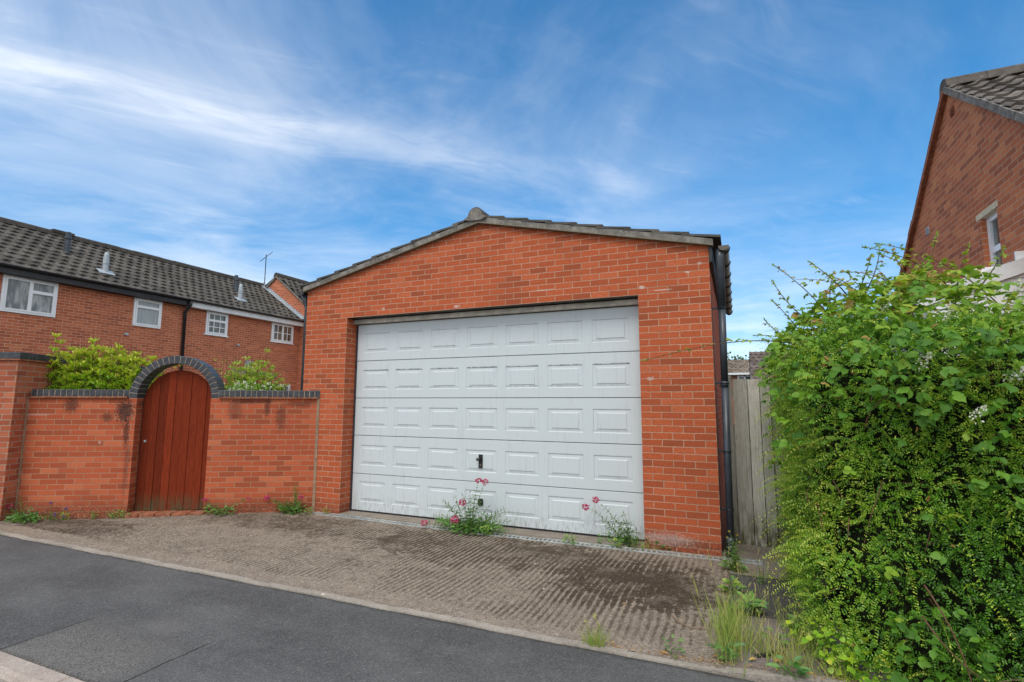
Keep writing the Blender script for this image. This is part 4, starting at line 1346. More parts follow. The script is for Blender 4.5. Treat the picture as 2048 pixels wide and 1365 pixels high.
# ------------------------------------------------------------------ brick house on the right
XH = 9.0
hy, hz = 2.69, 5.89
PH = math.radians(37)
HW = 3.6
hr = thing('brick_house', (XH + 3, hy, -.2), 'tall brown brick house gable with a narrow white window above the hedge', 'house')
ezh = hz - HW * math.tan(PH)
wy0, wy1, wz0, wz1 = 1.71, 2.16, 2.9, 3.85
mb = MB()
wl = lambda pts: mb.poly([(XH, a, b) for a, b in pts])
wl([(hy + HW, -.25), (wy1, -.25), (wy1, wz0), (wy1, wz1), (wy1, hz - (hy - wy1) * math.tan(PH)), (hy, hz), (hy + HW, ezh)])
zt = hz - (hy - wy0) * math.tan(PH)
zt1 = hz - (hy - wy1) * math.tan(PH)
wl([(wy1, wz1), (wy0, wz1), (wy0, zt), (wy1, zt1)])
wl([(wy0, -.25), (hy - HW, -.25), (hy - HW, ezh), (wy0, zt)])
wl([(wy1, -.25), (wy0, -.25), (wy0, wz0), (wy1, wz0)])
mb.poly([(XH, wy1, wz0), (XH + .12, wy1, wz0), (XH + .12, wy1, wz1), (XH, wy1, wz1)], True)
mb.poly([(XH + .12, wy0, wz0), (XH, wy0, wz0), (XH, wy0, wz1), (XH + .12, wy0, wz1)], True)
mb.poly([(XH, hy - HW, -.25), (XH + 9, hy - HW, -.25), (XH + 9, hy - HW, ezh), (XH, hy - HW, ezh)])
mb.poly([(XH + 9, hy + HW, -.25), (XH, hy + HW, -.25), (XH, hy + HW, ezh), (XH + 9, hy + HW, ezh)])
mb.build('wall', M['brick_house'], hr)
lm = MB()
lm.box(XH - .004, XH + .12, 1.66, 2.26, wz1, wz1 + .075)
lm.build('lintel', M['stone_lintel'], hr)
fr = MB()
xw = XH + .09
for (a, b, c, d) in ((wy0, wy1, wz1 - .07, wz1), (wy0, wy1, wz0, wz0 + .07), (wy1 - .07, wy1, wz0 + .07, wz1 - .07), (wy0, wy0 + .07, wz0 + .07, wz1 - .07), (wy0 + .07, wy1 - .07, 3.38, 3.45)):
    fr.box(xw - .03, xw + .04, a, b, c, d)
wo = fr.build('window', M['upvc'], hr)
for c, d in ((wz0 + .07, 3.38), (3.45, wz1 - .07)):
    pn = MB()
    pn.box(xw, xw + .02, wy0 + .07, wy1 - .07, c, d)
    pn.build('pane', M['glass_dark'], wo)
for (yv_, zv_, sz, mt_) in ((3.93, 4.22, .11, 'lead'), (2.56, 5.50, .12, 'clay_tile')):
    vb = MB()
    vb.box(XH - .012, XH + .01, yv_, yv_ + sz, zv_, zv_ + sz)
    for k in range(3):
        vb.box(XH - .022, XH - .012, yv_, yv_ + sz, zv_ + .02 + k * sz * .3, zv_ + .035 + k * sz * .3)
    vb.build('air_brick', M[mt_], hr)
slh = HW / math.cos(PH) + .25
for sgn in (-1, 1):
    up = (0, -sgn * math.cos(PH), math.sin(PH))
    nr = (0, sgn * math.sin(PH), math.cos(PH))
    o = Vector((XH - .05, hy + sgn * HW, ezh)) - Vector(up) * .25 + Vector(nr) * .05
    V, F, T = pantile(o, (1, 0, 0), up, nr, 9.2, slh, tw_=.27, gauge=.25, roll=.042, stagger=.0, th=.03)
    mesh_obj('roof', V, F, None, M['roof_house'], hr, attr=T)
    vb = MB()
    k = 0.0
    while k < slh - .02:
        k1 = min(k + .32, slh)
        vb.obox(o - Vector(nr) * (.055 + random.uniform(-.006, .006)), up, (1, 0, 0), nr, (k, k1 - .006), (-.012 - random.uniform(0, .01), .08), (0, .085))
        k = k1
    vb.build('verge', M['mortar'] if sgn < 0 else M['clay_tile'], hr)
rb = MB()
x = XH - .06
while x < XH + 9:
    rb.prism([(.13 * math.cos(a), .10 * math.sin(a)) for a in np.linspace(0, math.pi, 9)] + [(-.15, -.07), (.15, -.07)], (x, hy, hz + .09), (0, 1, 0), (0, 0, 1), (1, 0, 0), 0, .445)
    x += .45
rb.build('ridge_tile', M['roof_house'], hr)

# white boarded outbuilding between hedge and house
ws = thing('white_outbuilding', (9.2, 1.6, G), 'white boarded outbuilding gable rising behind the hedge', 'shed')
mb = MB()
zt_ = lambda x: 2.99 + (x - 8.71) * .34
x0, x1 = 8.05, 10.2
zb_ = -.2
k = 0
while zb_ < 3.4:
    zn = zb_ + .145
    xa = max(x0, 8.71 + (zn - .10 - 2.99) / .34)
    if xa < x1:
        mb.grid8([(xa, 1.0 - .012, zb_), (x1, 1.0 - .012, zb_), (x1, 1.02, zb_), (xa, 1.02, zb_), (xa, 1.0, zn - .004), (x1, 1.0, zn - .004), (x1, 1.02, zn - .004), (xa, 1.02, zn - .004)])
    zb_ = zn
mb.build('cladding', M['upvc'], ws)
mb = MB()
mb.grid8([(x0 - .1, .96, zt_(x0 - .1) - .16), (x1, .96, zt_(x1) - .16), (x1, 1.05, zt_(x1) - .16), (x0 - .1, 1.05, zt_(x0 - .1) - .16),
          (x0 - .1, .96, zt_(x0 - .1)), (x1, .96, zt_(x1)), (x1, 1.05, zt_(x1)), (x0 - .1, 1.05, zt_(x0 - .1))])
mb.build('bargeboard', M['white_wood'], ws)
mb = MB()
mb.grid8([(x0, 1.03, -.2), (XH - .01, 1.03, -.2), (XH - .01, 2.4, -.2), (x0, 2.4, -.2), (x0, 1.03, zt_(x0) - .05), (XH - .01, 1.03, zt_(XH) - .05), (XH - .01, 2.4, zt_(XH) - .4), (x0, 2.4, zt_(x0) - .4)])
mb.build('wall', M['upvc'], ws)

# ------------------------------------------------------------------ fence beside the garage
fe = thing('board_fence', (6.4, .45, G), 'weathered grey close-board fence between garage and hedge', 'fence')
fb, tints = MB(), []
x = 6.03
k = 0
while x < 8.6:
    wd_ = (.145, .125, .105, .11, .12)[k % 5] * random.uniform(.92, 1.08)
    zt1 = 1.80 + random.uniform(-.012, .012)
    fo = .012 * (k % 2)
    fb.grid8([(x, .425 + fo, G + .02), (x + wd_, .410 + fo, G + .02), (x + wd_, .425 + fo, G + .02), (x, .440 + fo, G + .02), (x, .425 + fo, zt1), (x + wd_, .410 + fo, zt1), (x + wd_, .425 + fo, zt1), (x, .440 + fo, zt1)])
    tints += [random.random()] * 6
    x += wd_ + .007
    k += 1
mesh_obj('board_panel', fb.v, fb.f, fb.uv, M['fence_wood'], fe, attr=tints)
for xx in (5.99, 7.8):
    pb = MB()
    pb.box(xx - .04, xx + .025, .442, .53, -.2, 1.84)
    pb.build('post', M['fence_wood'], fe)
for z in (.3, 1.0, 1.6):
    rb = MB()
    rb.box(6.02, 8.5, .454, .50, z, z + .09)
    rb.build('rail', M['fence_wood'], fe)
rb = MB()
rb.box(6.04, 8.5, .502, .515, G, 1.76)  # black sheet added behind the boards so their gaps look dark
rb.build('backing', M['black_wood'], fe)
gv = MB()
gv.box(5.97, 6.9, .30, .415, -.2, G + .05)
gv.build('gravel_board', M['strip_concrete'], fe)

# ------------------------------------------------------------------ far houses beyond the fence
fh = thing('bungalow', (5, 42, 0), 'distant bungalow with brown tiled roof seen over the fence', 'house')
mb = MB()
mb.box(-6, 12, 40.6, 48, -.2, 4.0)
mb.build('wall', M['brick_far'], fh)
V, F, T = pantile((-6, 40.2, 4.03), (1, 0, 0), (0, .9, .44), (0, -.44, .9), 18, 2.75, tw_=.34, gauge=.34, roll=.06)
mesh_obj('roof', V, F, None, M['roof_far'], fh, attr=T)
mb = MB()
mb.box(-6, 12, 40.15, 40.25, 3.86, 4.03)
mb.build('fascia', M['white_wood'], fh)
mb = MB()
for a, b, c, d in ((6.22, 6.32, 2.6, 3.8), (6.70, 6.80, 2.6, 3.8), (8.5, 8.6, 2.6, 3.8), (6.32, 8.5, 3.72, 3.8), (6.32, 8.5, 2.6, 2.7)):
    mb.box(a, b, 40.5, 40.62, c, d)
wn = mb.build('window', M['upvc'], fh)
mb = MB()
mb.box(6.3, 8.5, 40.54, 40.59, 2.65, 3.75)
mb.build('pane', M['glass_dark'], wn)
f2 = thing('rendered_house', (9, 34, 0), 'distant house with white rendered gable and dark roof, half hidden by the hedge', 'house')
gx0 = 7.05
mb = MB()
ya, yb, yc = 31.0, 33.0, 35.0
mb.poly([(gx0, yc, -.2), (gx0, ya, -.2), (gx0, ya, 3.0), (gx0, yb, 5.0), (gx0, yc, 3.0)])
mb.poly([(gx0, ya, -.2), (16, ya, -.2), (16, ya, 3.0), (gx0, ya, 3.0)])
mb.build('wall', M['render_white'], f2)
for sgn in (-1, 1):
    L_ = math.hypot(2, 2)
    up = (0, -sgn * .7071, .7071)
    nr = (0, sgn * .7071, .7071)
    V, F, T = pantile((gx0 - .05, yb + sgn * 2.15, 2.90), (1, 0, 0), up, nr, 9, L_ + .2, tw_=.34, gauge=.34, roll=.05)
    mesh_obj('roof', V, F, None, M['roof_far_dark'], f2, attr=T)
# ------------------------------------------------------------------ plants
T_SMALL = (np.array([(0, 0, 0), (.30, .36, .05), (.68, .36, .05), (1, 0, -.02), (.68, -.36, .05), (.30, -.36, .05)]),
           [[0, 5, 4, 3], [0, 3, 2, 1]])
T_LANCE = (np.array([(0, 0, 0), (.3, .42, .06), (.3, 0, -.02), (.3, -.42, .06), (.66, .34, .03), (.66, 0, -.05), (.66, -.34, .03), (1, 0, -.16)]),
           [[0, 2, 1], [0, 3, 2], [2, 5, 4, 1], [3, 6, 5, 2], [5, 7, 4], [6, 7, 5]])


def _ovate():
    st = [0.0, .12, .28, .42, .56, .70, .84, 1.0]
    wd = [0.03, .34, .50, .47, .44, .33, .22, 0.0]
    saw = [0, .02, -.03, .04, -.04, .04, -.04, 0]
    V, F = [], []
    for t, w_, q in zip(st, wd, saw):
        droop = -.22 * t * t
        V += [(t + q * .6, w_ + q, .09 * (w_ > .1) + droop), (t, 0, droop), (t + q * .6, -w_ - q, .09 * (w_ > .1) + droop)]
    for i in range(len(st) - 1):
        a, b = 3 * i, 3 * i + 3
        F += [[a, a + 1, b + 1, b], [a + 1, a + 2, b + 2, b + 1]]
    return np.array(V), F


T_OVATE = _ovate()
T_BLADE = (np.array([(0, .5, 0), (0, -.5, 0), (.4, .42, -.02), (.4, -.42, -.02), (.75, .28, -.10), (.75, -.28, -.10), (1, 0, -.22)]),
           [[0, 1, 3, 2], [2, 3, 5, 4], [4, 5, 6]])


def nrmz(a):
    a = np.asarray(a, float)
    return a / np.maximum(np.linalg.norm(a, axis=-1, keepdims=True), 1e-9)


class Leaves:
    def __init__(s, tpl):
        s.tpl = tpl
        s.P, s.D, s.N, s.L, s.W, s.T = [], [], [], [], [], []

    def add(s, P, D, N, L, Wd, T):
        P = np.asarray(P, float).reshape(-1, 3)
        n = len(P)
        b = lambda a, k: np.broadcast_to(np.asarray(a, float), (n, k)) if k > 1 else np.broadcast_to(np.asarray(a, float), (n,))
        s.P.append(P); s.D.append(b(D, 3)); s.N.append(b(N, 3)); s.L.append(b(L, 1)); s.W.append(b(Wd, 1)); s.T.append(b(T, 1))

    def build(s, name, mat, parent=None, origin=None, smooth=True):
        P, D, N, L, Wd, T = (np.concatenate(q) for q in (s.P, s.D, s.N, s.L, s.W, s.T))
        D = nrmz(D)
        N = nrmz(N - D * (N * D).sum(1, keepdims=True) + 1e-6)
        S = np.cross(N, D)
        tv, tf = s.tpl
        V = P[:, None] + D[:, None] * (tv[None, :, 0:1] * L[:, None, None]) + S[:, None] * (tv[None, :, 1:2] * Wd[:, None, None]) + N[:, None] * (tv[None, :, 2:3] * L[:, None, None])
        k = len(tv)
        n = len(P)
        F = []
        off = np.arange(n) * k
        for f in tf:
            F.append(off[:, None] + np.array(f)[None])
        flat = [q for f in F for q in f.tolist()]
        tint = np.concatenate([np.clip(T, 0, 1)] * len(tf))
        return mesh_obj(name, V.reshape(-1, 3), flat, None, mat, parent, origin, smooth, tint)


def R(*shape, lo=0.0, hi=1.0):
    return rng.uniform(lo, hi, shape)


def sprigs(lv, O, D, length, K, leaf, wid, tint, droop=0.25, tip=0.25, fan=1.0, face=None):
    """two-ranked leafy twigs, all at once"""
    S = len(O)
    D = nrmz(D)
    upv = nrmz(np.array([0, 0, 1.0]) + rng.normal(size=(S, 3)) * .45)
    if face is not None:      # sprays lie on the clipped surface, leaf faces outward
        upv = nrmz(face + np.array([0, 0, .45]) + rng.normal(size=(S, 3)) * .40)
    side = nrmz(np.cross(D, upv))
    nr = np.cross(side, D)
    for k in range(K):
        f = (k + .6) / K
        P = O + D * (length * f)[:, None] - np.array([0, 0, 1]) * (droop * length * f * f)[:, None]
        for sg in (1, -1):
            dd = D * .55 + side * sg * fan + nr * .25 + rng.normal(size=(S, 3)) * .18
            sc = (1.0 - .35 * f) * R(S, lo=.8, hi=1.2)
            lv.add(P, dd, nr + rng.normal(size=(S, 3)) * .35, leaf * sc, wid * sc, tint + tip * f + rng.normal(size=S) * .05)


# ---- hedge: small-leaved, clipped once, now shaggy -----------------------------
hedge = thing('hedge', (7.5, -.9, G), 'big overgrown small-leaved green hedge to the right of the driveway', 'hedge')
lo = np.array([6.985, -1.77, -.30])
hi = np.array([8.15, -.02, 1.60])
RR = 0.51
nz = SN(21, 2.6)
nz2 = SN(22, 7.0)


def hedge_points(n, zmin=-.05):
    out_p, out_d = [], []
    tot = 0
    while tot < n:
        q = lo - .8 + (hi - lo + 1.6) * R(n * 4, 3)
        c = np.clip(q, lo, hi)
        v = q - c
        d = np.linalg.norm(v, axis=1)
        ok = (d > .05) & (d < .8)
        v, c, d = v[ok], c[ok], d[ok]
        dr_ = v / d[:, None]
        p = c + dr_ * RR
        # only the sides the place shows: passage side, road side and top
        ok = (p[:, 2] > zmin) & (p[:, 1] < .45) & (dr_[:, 1] < .75)
        p, dr_ = p[ok], dr_[ok]
        disp = nz(p) * .075 + nz2(p) * .035
        # the skirt swells out a little at the passage side
        disp += .05 * np.clip(1.2 - p[:, 2], 0, 1)
        p = p + dr_ * disp[:, None]
        out_p.append(p); out_d.append(dr_)
        tot += len(p)
    return np.concatenate(out_p)[:n], np.concatenate(out_d)[:n]


hl = Leaves(T_SMALL)
S = 19000
p, d = hedge_points(S)
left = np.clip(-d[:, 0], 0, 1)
hole = np.clip(nz2(p * .9 + 3.1) * .5 + nz(p + 7) * .6, -1.2, 1.2)
keep_ = (hole < .72) | (R(S) < .30)
p, d, left = p[keep_], d[keep_], left[keep_]
S = len(p)
gd = d * .60 + rng.normal(size=(S, 3)) * .60 + np.array([0, 0, .10])
L_ = R(S, lo=.06, hi=.16)
base_t = .33 + .20 * left + .17 * SN(31, 2.6)(p) + R(S, lo=-.14, hi=.16)  # passage side tinted yellower: the light on that side put into leaf colour
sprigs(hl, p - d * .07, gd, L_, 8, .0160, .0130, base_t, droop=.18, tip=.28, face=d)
# longer arching shoots of fresh growth
p, d = hedge_points(1300)
S = len(p)
sprigs(hl, p - d * .05, d * .9 + rng.normal(size=(S, 3)) * .45 + np.array([0, 0, .15]), R(S, lo=.18, hi=.36), 14, .016, .012, .60 + R(S, lo=-.05, hi=.2), droop=.55, tip=.30, fan=.9, face=d)
# loose feathery shoots over the fence and the passage
n_ = 320
O = np.stack([R(n_, lo=6.45, hi=6.62), R(n_, lo=-.9, hi=.35), .35 + 1.85 * R(n_) ** .7], 1)
sprigs(hl, O, np.stack([R(n_, lo=-1, hi=-.2), rng.normal(size=n_) * .35, R(n_, lo=-.1, hi=.7)], 1), R(n_, lo=.12, hi=.30), 11, .012, .009, .50 + R(n_, lo=0, hi=.3), droop=.3, tip=.2, fan=.8)
# inner dark leaves behind the outer skin
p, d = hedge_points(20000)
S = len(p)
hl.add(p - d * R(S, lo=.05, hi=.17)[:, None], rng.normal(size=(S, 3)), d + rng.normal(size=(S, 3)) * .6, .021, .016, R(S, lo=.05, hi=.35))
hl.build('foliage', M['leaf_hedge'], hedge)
dl_ = Leaves(T_LANCE)
p, d = hedge_points(170)
dl_.add(p - d * .02, rng.normal(size=(170, 3)), d + rng.normal(size=(170, 3)) * .5, R(170, lo=.02, hi=.05), .016, R(170, lo=0, hi=.6))
dl_.build('dead_leaf', M['dry_leaf'], hedge)['kind'] = 'stuff'
# opaque dark shell added inside the leaves to stop see-through gaps
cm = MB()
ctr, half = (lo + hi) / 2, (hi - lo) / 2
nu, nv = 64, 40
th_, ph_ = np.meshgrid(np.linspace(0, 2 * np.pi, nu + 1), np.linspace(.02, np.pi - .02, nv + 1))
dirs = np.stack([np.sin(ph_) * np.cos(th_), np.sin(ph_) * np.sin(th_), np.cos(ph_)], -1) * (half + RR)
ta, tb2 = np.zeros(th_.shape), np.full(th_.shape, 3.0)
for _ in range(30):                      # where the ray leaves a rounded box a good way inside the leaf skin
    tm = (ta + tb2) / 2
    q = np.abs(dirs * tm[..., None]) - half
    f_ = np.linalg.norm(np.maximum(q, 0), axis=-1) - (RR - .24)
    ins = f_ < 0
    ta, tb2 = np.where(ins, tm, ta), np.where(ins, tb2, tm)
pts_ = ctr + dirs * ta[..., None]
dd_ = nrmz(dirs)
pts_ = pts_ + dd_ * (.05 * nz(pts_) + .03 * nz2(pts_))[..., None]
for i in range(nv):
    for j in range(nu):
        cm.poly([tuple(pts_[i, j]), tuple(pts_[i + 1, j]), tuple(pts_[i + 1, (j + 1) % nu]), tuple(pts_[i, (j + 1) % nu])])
cm.build('dark_core', M['hedge_core'], hedge)
tw_b = MB()
for k in range(90):
    p0 = np.array([R(1, lo=6.5, hi=8.2)[0], -2.16 + R(1)[0] * .15, R(1, lo=0, hi=1.9)[0]]) if k % 3 else np.array([6.52, R(1, lo=-2, hi=.2)[0], R(1, lo=0, hi=1.9)[0]])
    dd = rng.normal(size=3) * np.array([.12, .06, .18])
    tw_b.tube([p0, p0 + dd * .5 + rng.normal(size=3) * .015, p0 + dd], [.004, .003, .002], 5, cap=False)
o_ = tw_b.build('twig', M['twig_brown'], hedge)
o_['kind'] = 'stuff'

# ---- bramble sprawling over the hedge ------------------------------------------
bram = thing('bramble', (7.3, -1.0, 1.5), 'thorny bramble with large toothed leaves sprawling over the top of the hedge', 'bramble')
bl = Leaves(T_OVATE)
env_x = np.array([6.20, 6.43, 6.60, 6.79, 6.98, 7.15, 7.33, 7.49, 7.65, 7.79, 7.93, 8.07, 8.6])
env_z = np.array([1.80, 1.98, 2.25, 2.34, 2.37, 2.40, 2.45, 2.50, 2.40, 2.28, 2.14, 2.08, 1.95])


def compound(P, A, N, size, tint, n=3, droop=.25):
    """bramble leaf: leaflets at the end of a stalk that leaves P along A"""
    P, A, N = np.asarray(P, float).reshape(-1, 3), nrmz(np.asarray(A, float).reshape(-1, 3)), np.asarray(N, float).reshape(-1, 3)
    k = len(P)
    N = nrmz(N - A * (N * A).sum(1, keepdims=True))
    Sd = np.cross(N, A)
    size = np.broadcast_to(size, (k,))
    tip = P + A * (size * .55)[:, None]
    jit = lambda s_: rng.normal(size=(k, 3)) * s_
    bl.add(tip + A * (size * .16)[:, None], A + jit(.15) - N * droop, N + jit(.25), size, size * .78, tint)
    for sg in (1, -1):
        bl.add(tip, A * .35 + Sd * sg * .95 + jit(.18) - N * droop, N + jit(.25), size * .84, size * .62, tint + rng.normal(size=k) * .04)
        if n == 5:
            bl.add(tip - A * (size * .05)[:, None], -A * .45 + Sd * sg * .8 + jit(.18) - N * droop, N + jit(.25), size * .62, size * .44, tint)


# leaf blanket on the mound, facing up and out
def mound(n, ylo, yhi):
    x = R(n, lo=6.35, hi=8.5)
    y = R(n, lo=ylo, hi=yhi)
    z0_ = np.interp(x, env_x, env_z)
    fy = np.clip((y + 2.3) / 1.0, 0, 1)            # shoulders down towards the road
    z = z0_ - (1 - fy) ** 1.8 * .70 - np.clip(y + .2, 0, 1) * .35 - R(n) ** 1.7 * .34 + .05
    return np.stack([x, y, z], 1), fy


n_ = 1500
p, fy = mound(n_, -2.3, .15)
A = np.stack([rng.normal(size=n_) * .8 - .25, rng.normal(size=n_) * .5 - .65, R(n_, lo=-.1, hi=.5)], 1)
Nn = np.stack([rng.normal(size=n_) * .35 - .15, rng.normal(size=n_) * .3 - .35 - .5 * (1 - fy), R(n_, lo=.6, hi=1.1)], 1)
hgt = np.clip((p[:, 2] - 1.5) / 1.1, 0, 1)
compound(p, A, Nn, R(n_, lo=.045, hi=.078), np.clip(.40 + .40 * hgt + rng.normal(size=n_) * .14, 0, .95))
n_ = 70
p, fy = mound(n_, -2.3, .1)
p[:, 2] += .05
compound(p, np.stack([rng.normal(size=n_) * .8 - .2, rng.normal(size=n_) * .5 - .6, R(n_, lo=.1, hi=.7)], 1), np.stack([rng.normal(size=n_) * .35, -.4 + rng.normal(size=n_) * .3, R(n_, lo=.6, hi=1.1)], 1),
         R(n_, lo=.03, hi=.05), np.full(n_, .99), n=5)
# on the road face, thinning out downwards
n_ = 330
x = R(n_, lo=6.75, hi=8.4)
z = 1.95 - R(n_) ** 1.15 * 1.15
cut = (x - 6.6) * .8 + (z - 1.25)
ok = cut > .25 + R(n_) * .40
x, z = x[ok], z[ok]
n_ = len(x)
p = np.stack([x, -2.40 + R(n_, lo=-.06, hi=.12), z], 1)
A = np.stack([rng.normal(size=n_) * .8, rng.normal(size=n_) * .3 - .7, R(n_, lo=-.4, hi=.4)], 1)
Nn = np.stack([rng.normal(size=n_) * .35, -.7 + rng.normal(size=n_) * .25, R(n_, lo=.4, hi=1.0)], 1)
compound(p, A, Nn, R(n_, lo=.045, hi=.075), np.clip(.32 + rng.normal(size=n_) * .16, 0, .9), droop=.4)
# passage face, a few
n_ = 60
p = np.stack([R(n_, lo=6.34, hi=6.44), R(n_, lo=-1.9, hi=.1), 1.9 - R(n_) ** 1.6 * 1.0], 1)
compound(p, np.stack([R(n_, lo=-1, hi=-.3), rng.normal(size=n_) * .6, R(n_, lo=-.4, hi=.4)], 1), np.stack([R(n_, lo=-.7, hi=-.2), rng.normal(size=n_) * .3 - .3, R(n_, lo=.5, hi=1)], 1),
         R(n_, lo=.04, hi=.062), np.clip(.42 + rng.normal(size=n_) * .18, 0, 1), droop=.35)
# low growth at the foot by the road
n_ = 150
p = np.stack([R(n_, lo=6.75, hi=8.0), -2.42 + R(n_, lo=-.12, hi=.12), R(n_) ** 1.3 * .42 + G + .03], 1)
compound(p, np.stack([rng.normal(size=n_) * .8, rng.normal(size=n_) * .4 - .5, R(n_, lo=0, hi=.5)], 1), np.stack([rng.normal(size=n_) * .3, rng.normal(size=n_) * .3 - .5, R(n_, lo=.6, hi=1)], 1),
         R(n_, lo=.04, hi=.068), np.clip(.30 + rng.normal(size=n_) * .14, 0, .8), droop=.3)
n_ = 16
p = np.stack([R(n_, lo=6.6, hi=8.0), -2.38 + R(n_, lo=-.05, hi=.05), R(n_, lo=.4, hi=1.1)], 1)
compound(p, np.stack([rng.normal(size=n_) * .8, rng.normal(size=n_) * .4 - .5, R(n_, lo=-.2, hi=.4)], 1), np.stack([rng.normal(size=n_) * .3, rng.normal(size=n_) * .3 - .7, R(n_, lo=.5, hi=1)], 1),
         R(n_, lo=.045, hi=.07), np.clip(.5 + rng.normal(size=n_) * .15, 0, .9), droop=.3)


def smooth_path(pts, n):
    pts = np.array(pts, float)
    s_ = np.concatenate([[0], np.cumsum(np.linalg.norm(np.diff(pts, axis=0), axis=1))])
    u = np.linspace(0, s_[-1], n)
    out = []
    for a in range(3):
        # quadratic/cubic fit through few points keeps it a smooth arch
        co = np.polyfit(s_, pts[:, a], min(3, len(pts) - 1))
        out.append(np.polyval(co, u))
    return np.stack(out, 1), s_[-1]


def cane(pts, r0_=.006, leaves=True, bud=True, size=.068, t0=.58, mat='cane_red', first=.15, step=.055):
    P, L = smooth_path(pts, 24)
    mb = MB()
    mb.tube(P, np.linspace(r0_, r0_ * .35, 24), 6)
    for k in range(int(L / .025)):              # prickles
        f = (k + .5) / (L / .025)
        i = min(22, int(f * 23))
        q = P[i] + (P[i + 1] - P[i]) * (f * 23 - i)
        a = R(1)[0] * 6.28
        d_ = nrmz(np.array([math.cos(a), math.sin(a) * .5, math.sin(a)]))
        mb.tube([q, q + d_ * .011], [.0018, .0003], 4, cap=False)
    mb.build('cane', M[mat], bram)
    if leaves:
        s_ = first * L
        k = 0
        while s_ < L * .97:
            f = s_ / L
            i = min(22, int(f * 23))
            q = P[i]
            ax = nrmz(P[i + 1] - P[i])
            side = nrmz(np.cross(ax, [0, 0, 1.0]) + rng.normal(size=3) * .3)
            sg = 1 if k % 2 else -1
            sz = size * (1.0 - .62 * f) * R(1, lo=.8, hi=1.15)[0]
            A = ax * .45 + side * sg * .8 + np.array([0, 0, .25])
            compound(q, A, np.array([0, -.3, 1.0]) + rng.normal(size=3) * .25, sz, min(1.0, t0 + .40 * f ** 1.5 + rng.normal() * .08), droop=.35)
            s_ += step * (1.0 - .35 * f)
            k += 1
    if bud:
        bm = Leaves(T_SMALL)
        tip, ax = P[-1], nrmz(P[-1] - P[-3])
        n_ = 22
        bm.add(tip - ax * R(n_, lo=0, hi=.07)[:, None], ax * .8 + rng.normal(size=(n_, 3)) * .6, rng.normal(size=(n_, 3)), .017, .010, R(n_, lo=.2, hi=.9))
        bm.build('bud', M['leaf_pale'], bram)


yj = lambda: R(1, lo=-1.35, hi=-.85)[0]
for pts in ([(6.95, -1.0, 1.98), (6.67, -1.1, 2.43), (6.40, -1.1, 2.72)], [(6.75, -1.0, 2.15), (6.55, -1.1, 2.31), (6.39, -1.1, 2.58)],
            [(6.95, -1.0, 2.42), (6.79, -1.1, 2.60), (6.67, -1.1, 2.72)], [(7.02, -1.05, 2.35), (7.14, -1.1, 2.60), (7.18, -1.1, 2.78)],
            [(6.98, -1.05, 2.36), (7.08, -1.1, 2.60), (7.12, -1.1, 2.73)], [(7.42, -1.1, 2.40), (7.30, -1.1, 2.62), (7.26, -1.1, 2.75)],
            [(7.38, -1.1, 2.35), (7.50, -1.1, 2.64), (7.56, -1.1, 2.86)], [(7.62, -1.1, 2.16), (7.66, -1.1, 2.47), (7.75, -1.1, 2.74)],
            [(7.75, -1.1, 2.36), (7.89, -1.1, 2.56), (7.95, -1.1, 2.69)], [(6.70, -1.1, 1.90), (6.51, -1.1, 2.23), (6.38, -1.1, 2.41)],
            [(7.75, -1.1, 2.08), (7.95, -1.1, 2.29), (8.06, -1.1, 2.43)], [(6.62, -1.1, 1.95), (6.43, -1.1, 2.10), (6.31, -1.1, 2.25)],
            [(7.2, -1.5, 2.1), (7.28, -1.55, 2.35), (7.31, -1.6, 2.52)], [(6.70, -.5, 2.0), (6.48, -.4, 2.16), (6.25, -.3, 2.2)]):
    cane(pts)
for k in range(16):
    x_ = R(1, lo=6.6, hi=7.9)[0]
    zt_c = np.interp(x_, env_x, env_z)
    y_ = R(1, lo=-1.5, hi=-.4)[0]
    lx = (6.75 - x_) * .35 + rng.normal() * .14
    hh_ = R(1, lo=.08, hi=.30)[0]
    cane([(x_ - lx * .8, y_, zt_c - .30), (x_, y_, zt_c + hh_ * .4), (x_ + lx, y_ + rng.normal() * .1, zt_c + hh_)], .005, bud=bool(k % 2))
cane([(6.90, -1.0, 1.88), (6.42, -1.05, 2.035), (6.15, -1.08, 2.075), (5.95, -1.1, 2.06), (5.57, -1.1, 1.965), (5.26, -1.1, 1.92)], .0058, size=.085, t0=.70, first=.30, step=.13)
cane([(6.95, -2.42, .55), (7.05, -2.5, .30), (7.10, -2.52, -.02)], .005, leaves=False, bud=False, mat='twig_brown')
cane([(6.92, -2.46, .40), (7.05, -2.52, .22), (7.22, -2.5, .10)], .005, leaves=False, bud=False, mat='twig_brown')
cane([(7.05, -2.56, .02), (7.15, -2.58, .16), (7.34, -2.56, .20)], .005, leaves=False, bud=False, mat='cane_red')
cane([(6.78, -2.2, 1.38), (6.86, -2.35, 1.56), (6.98, -2.4, 1.62)], .005, leaves=False, bud=False, mat='twig_brown')
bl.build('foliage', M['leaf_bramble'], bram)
for (x, y, z) in ((7.30, -1.9, 2.03), (7.05, -2.25, 1.72), (7.42, -2.35, 1.62), (7.05, -1.6, 2.15), (7.62, -2.0, 1.95), (7.22, -2.42, 1.42), (7.55, -2.42, 1.45), (7.75, -1.7, 2.2)):
    bm = Leaves(T_SMALL)
    n_ = 60
    ax = nrmz(np.array([.4 + rng.normal() * .3, -.3, .7]))
    f = R(n_)
    bm.add(np.array([x, y - .04, z + .03]) + ax * (f * .09)[:, None] + rng.normal(size=(n_, 3)) * (.016 * (1.1 - f))[:, None], rng.normal(size=(n_, 3)), rng.normal(size=(n_, 3)), .014, .012, R(n_, lo=.3, hi=1))
    bm.build('flower_bud', M['petal_white'], bram)


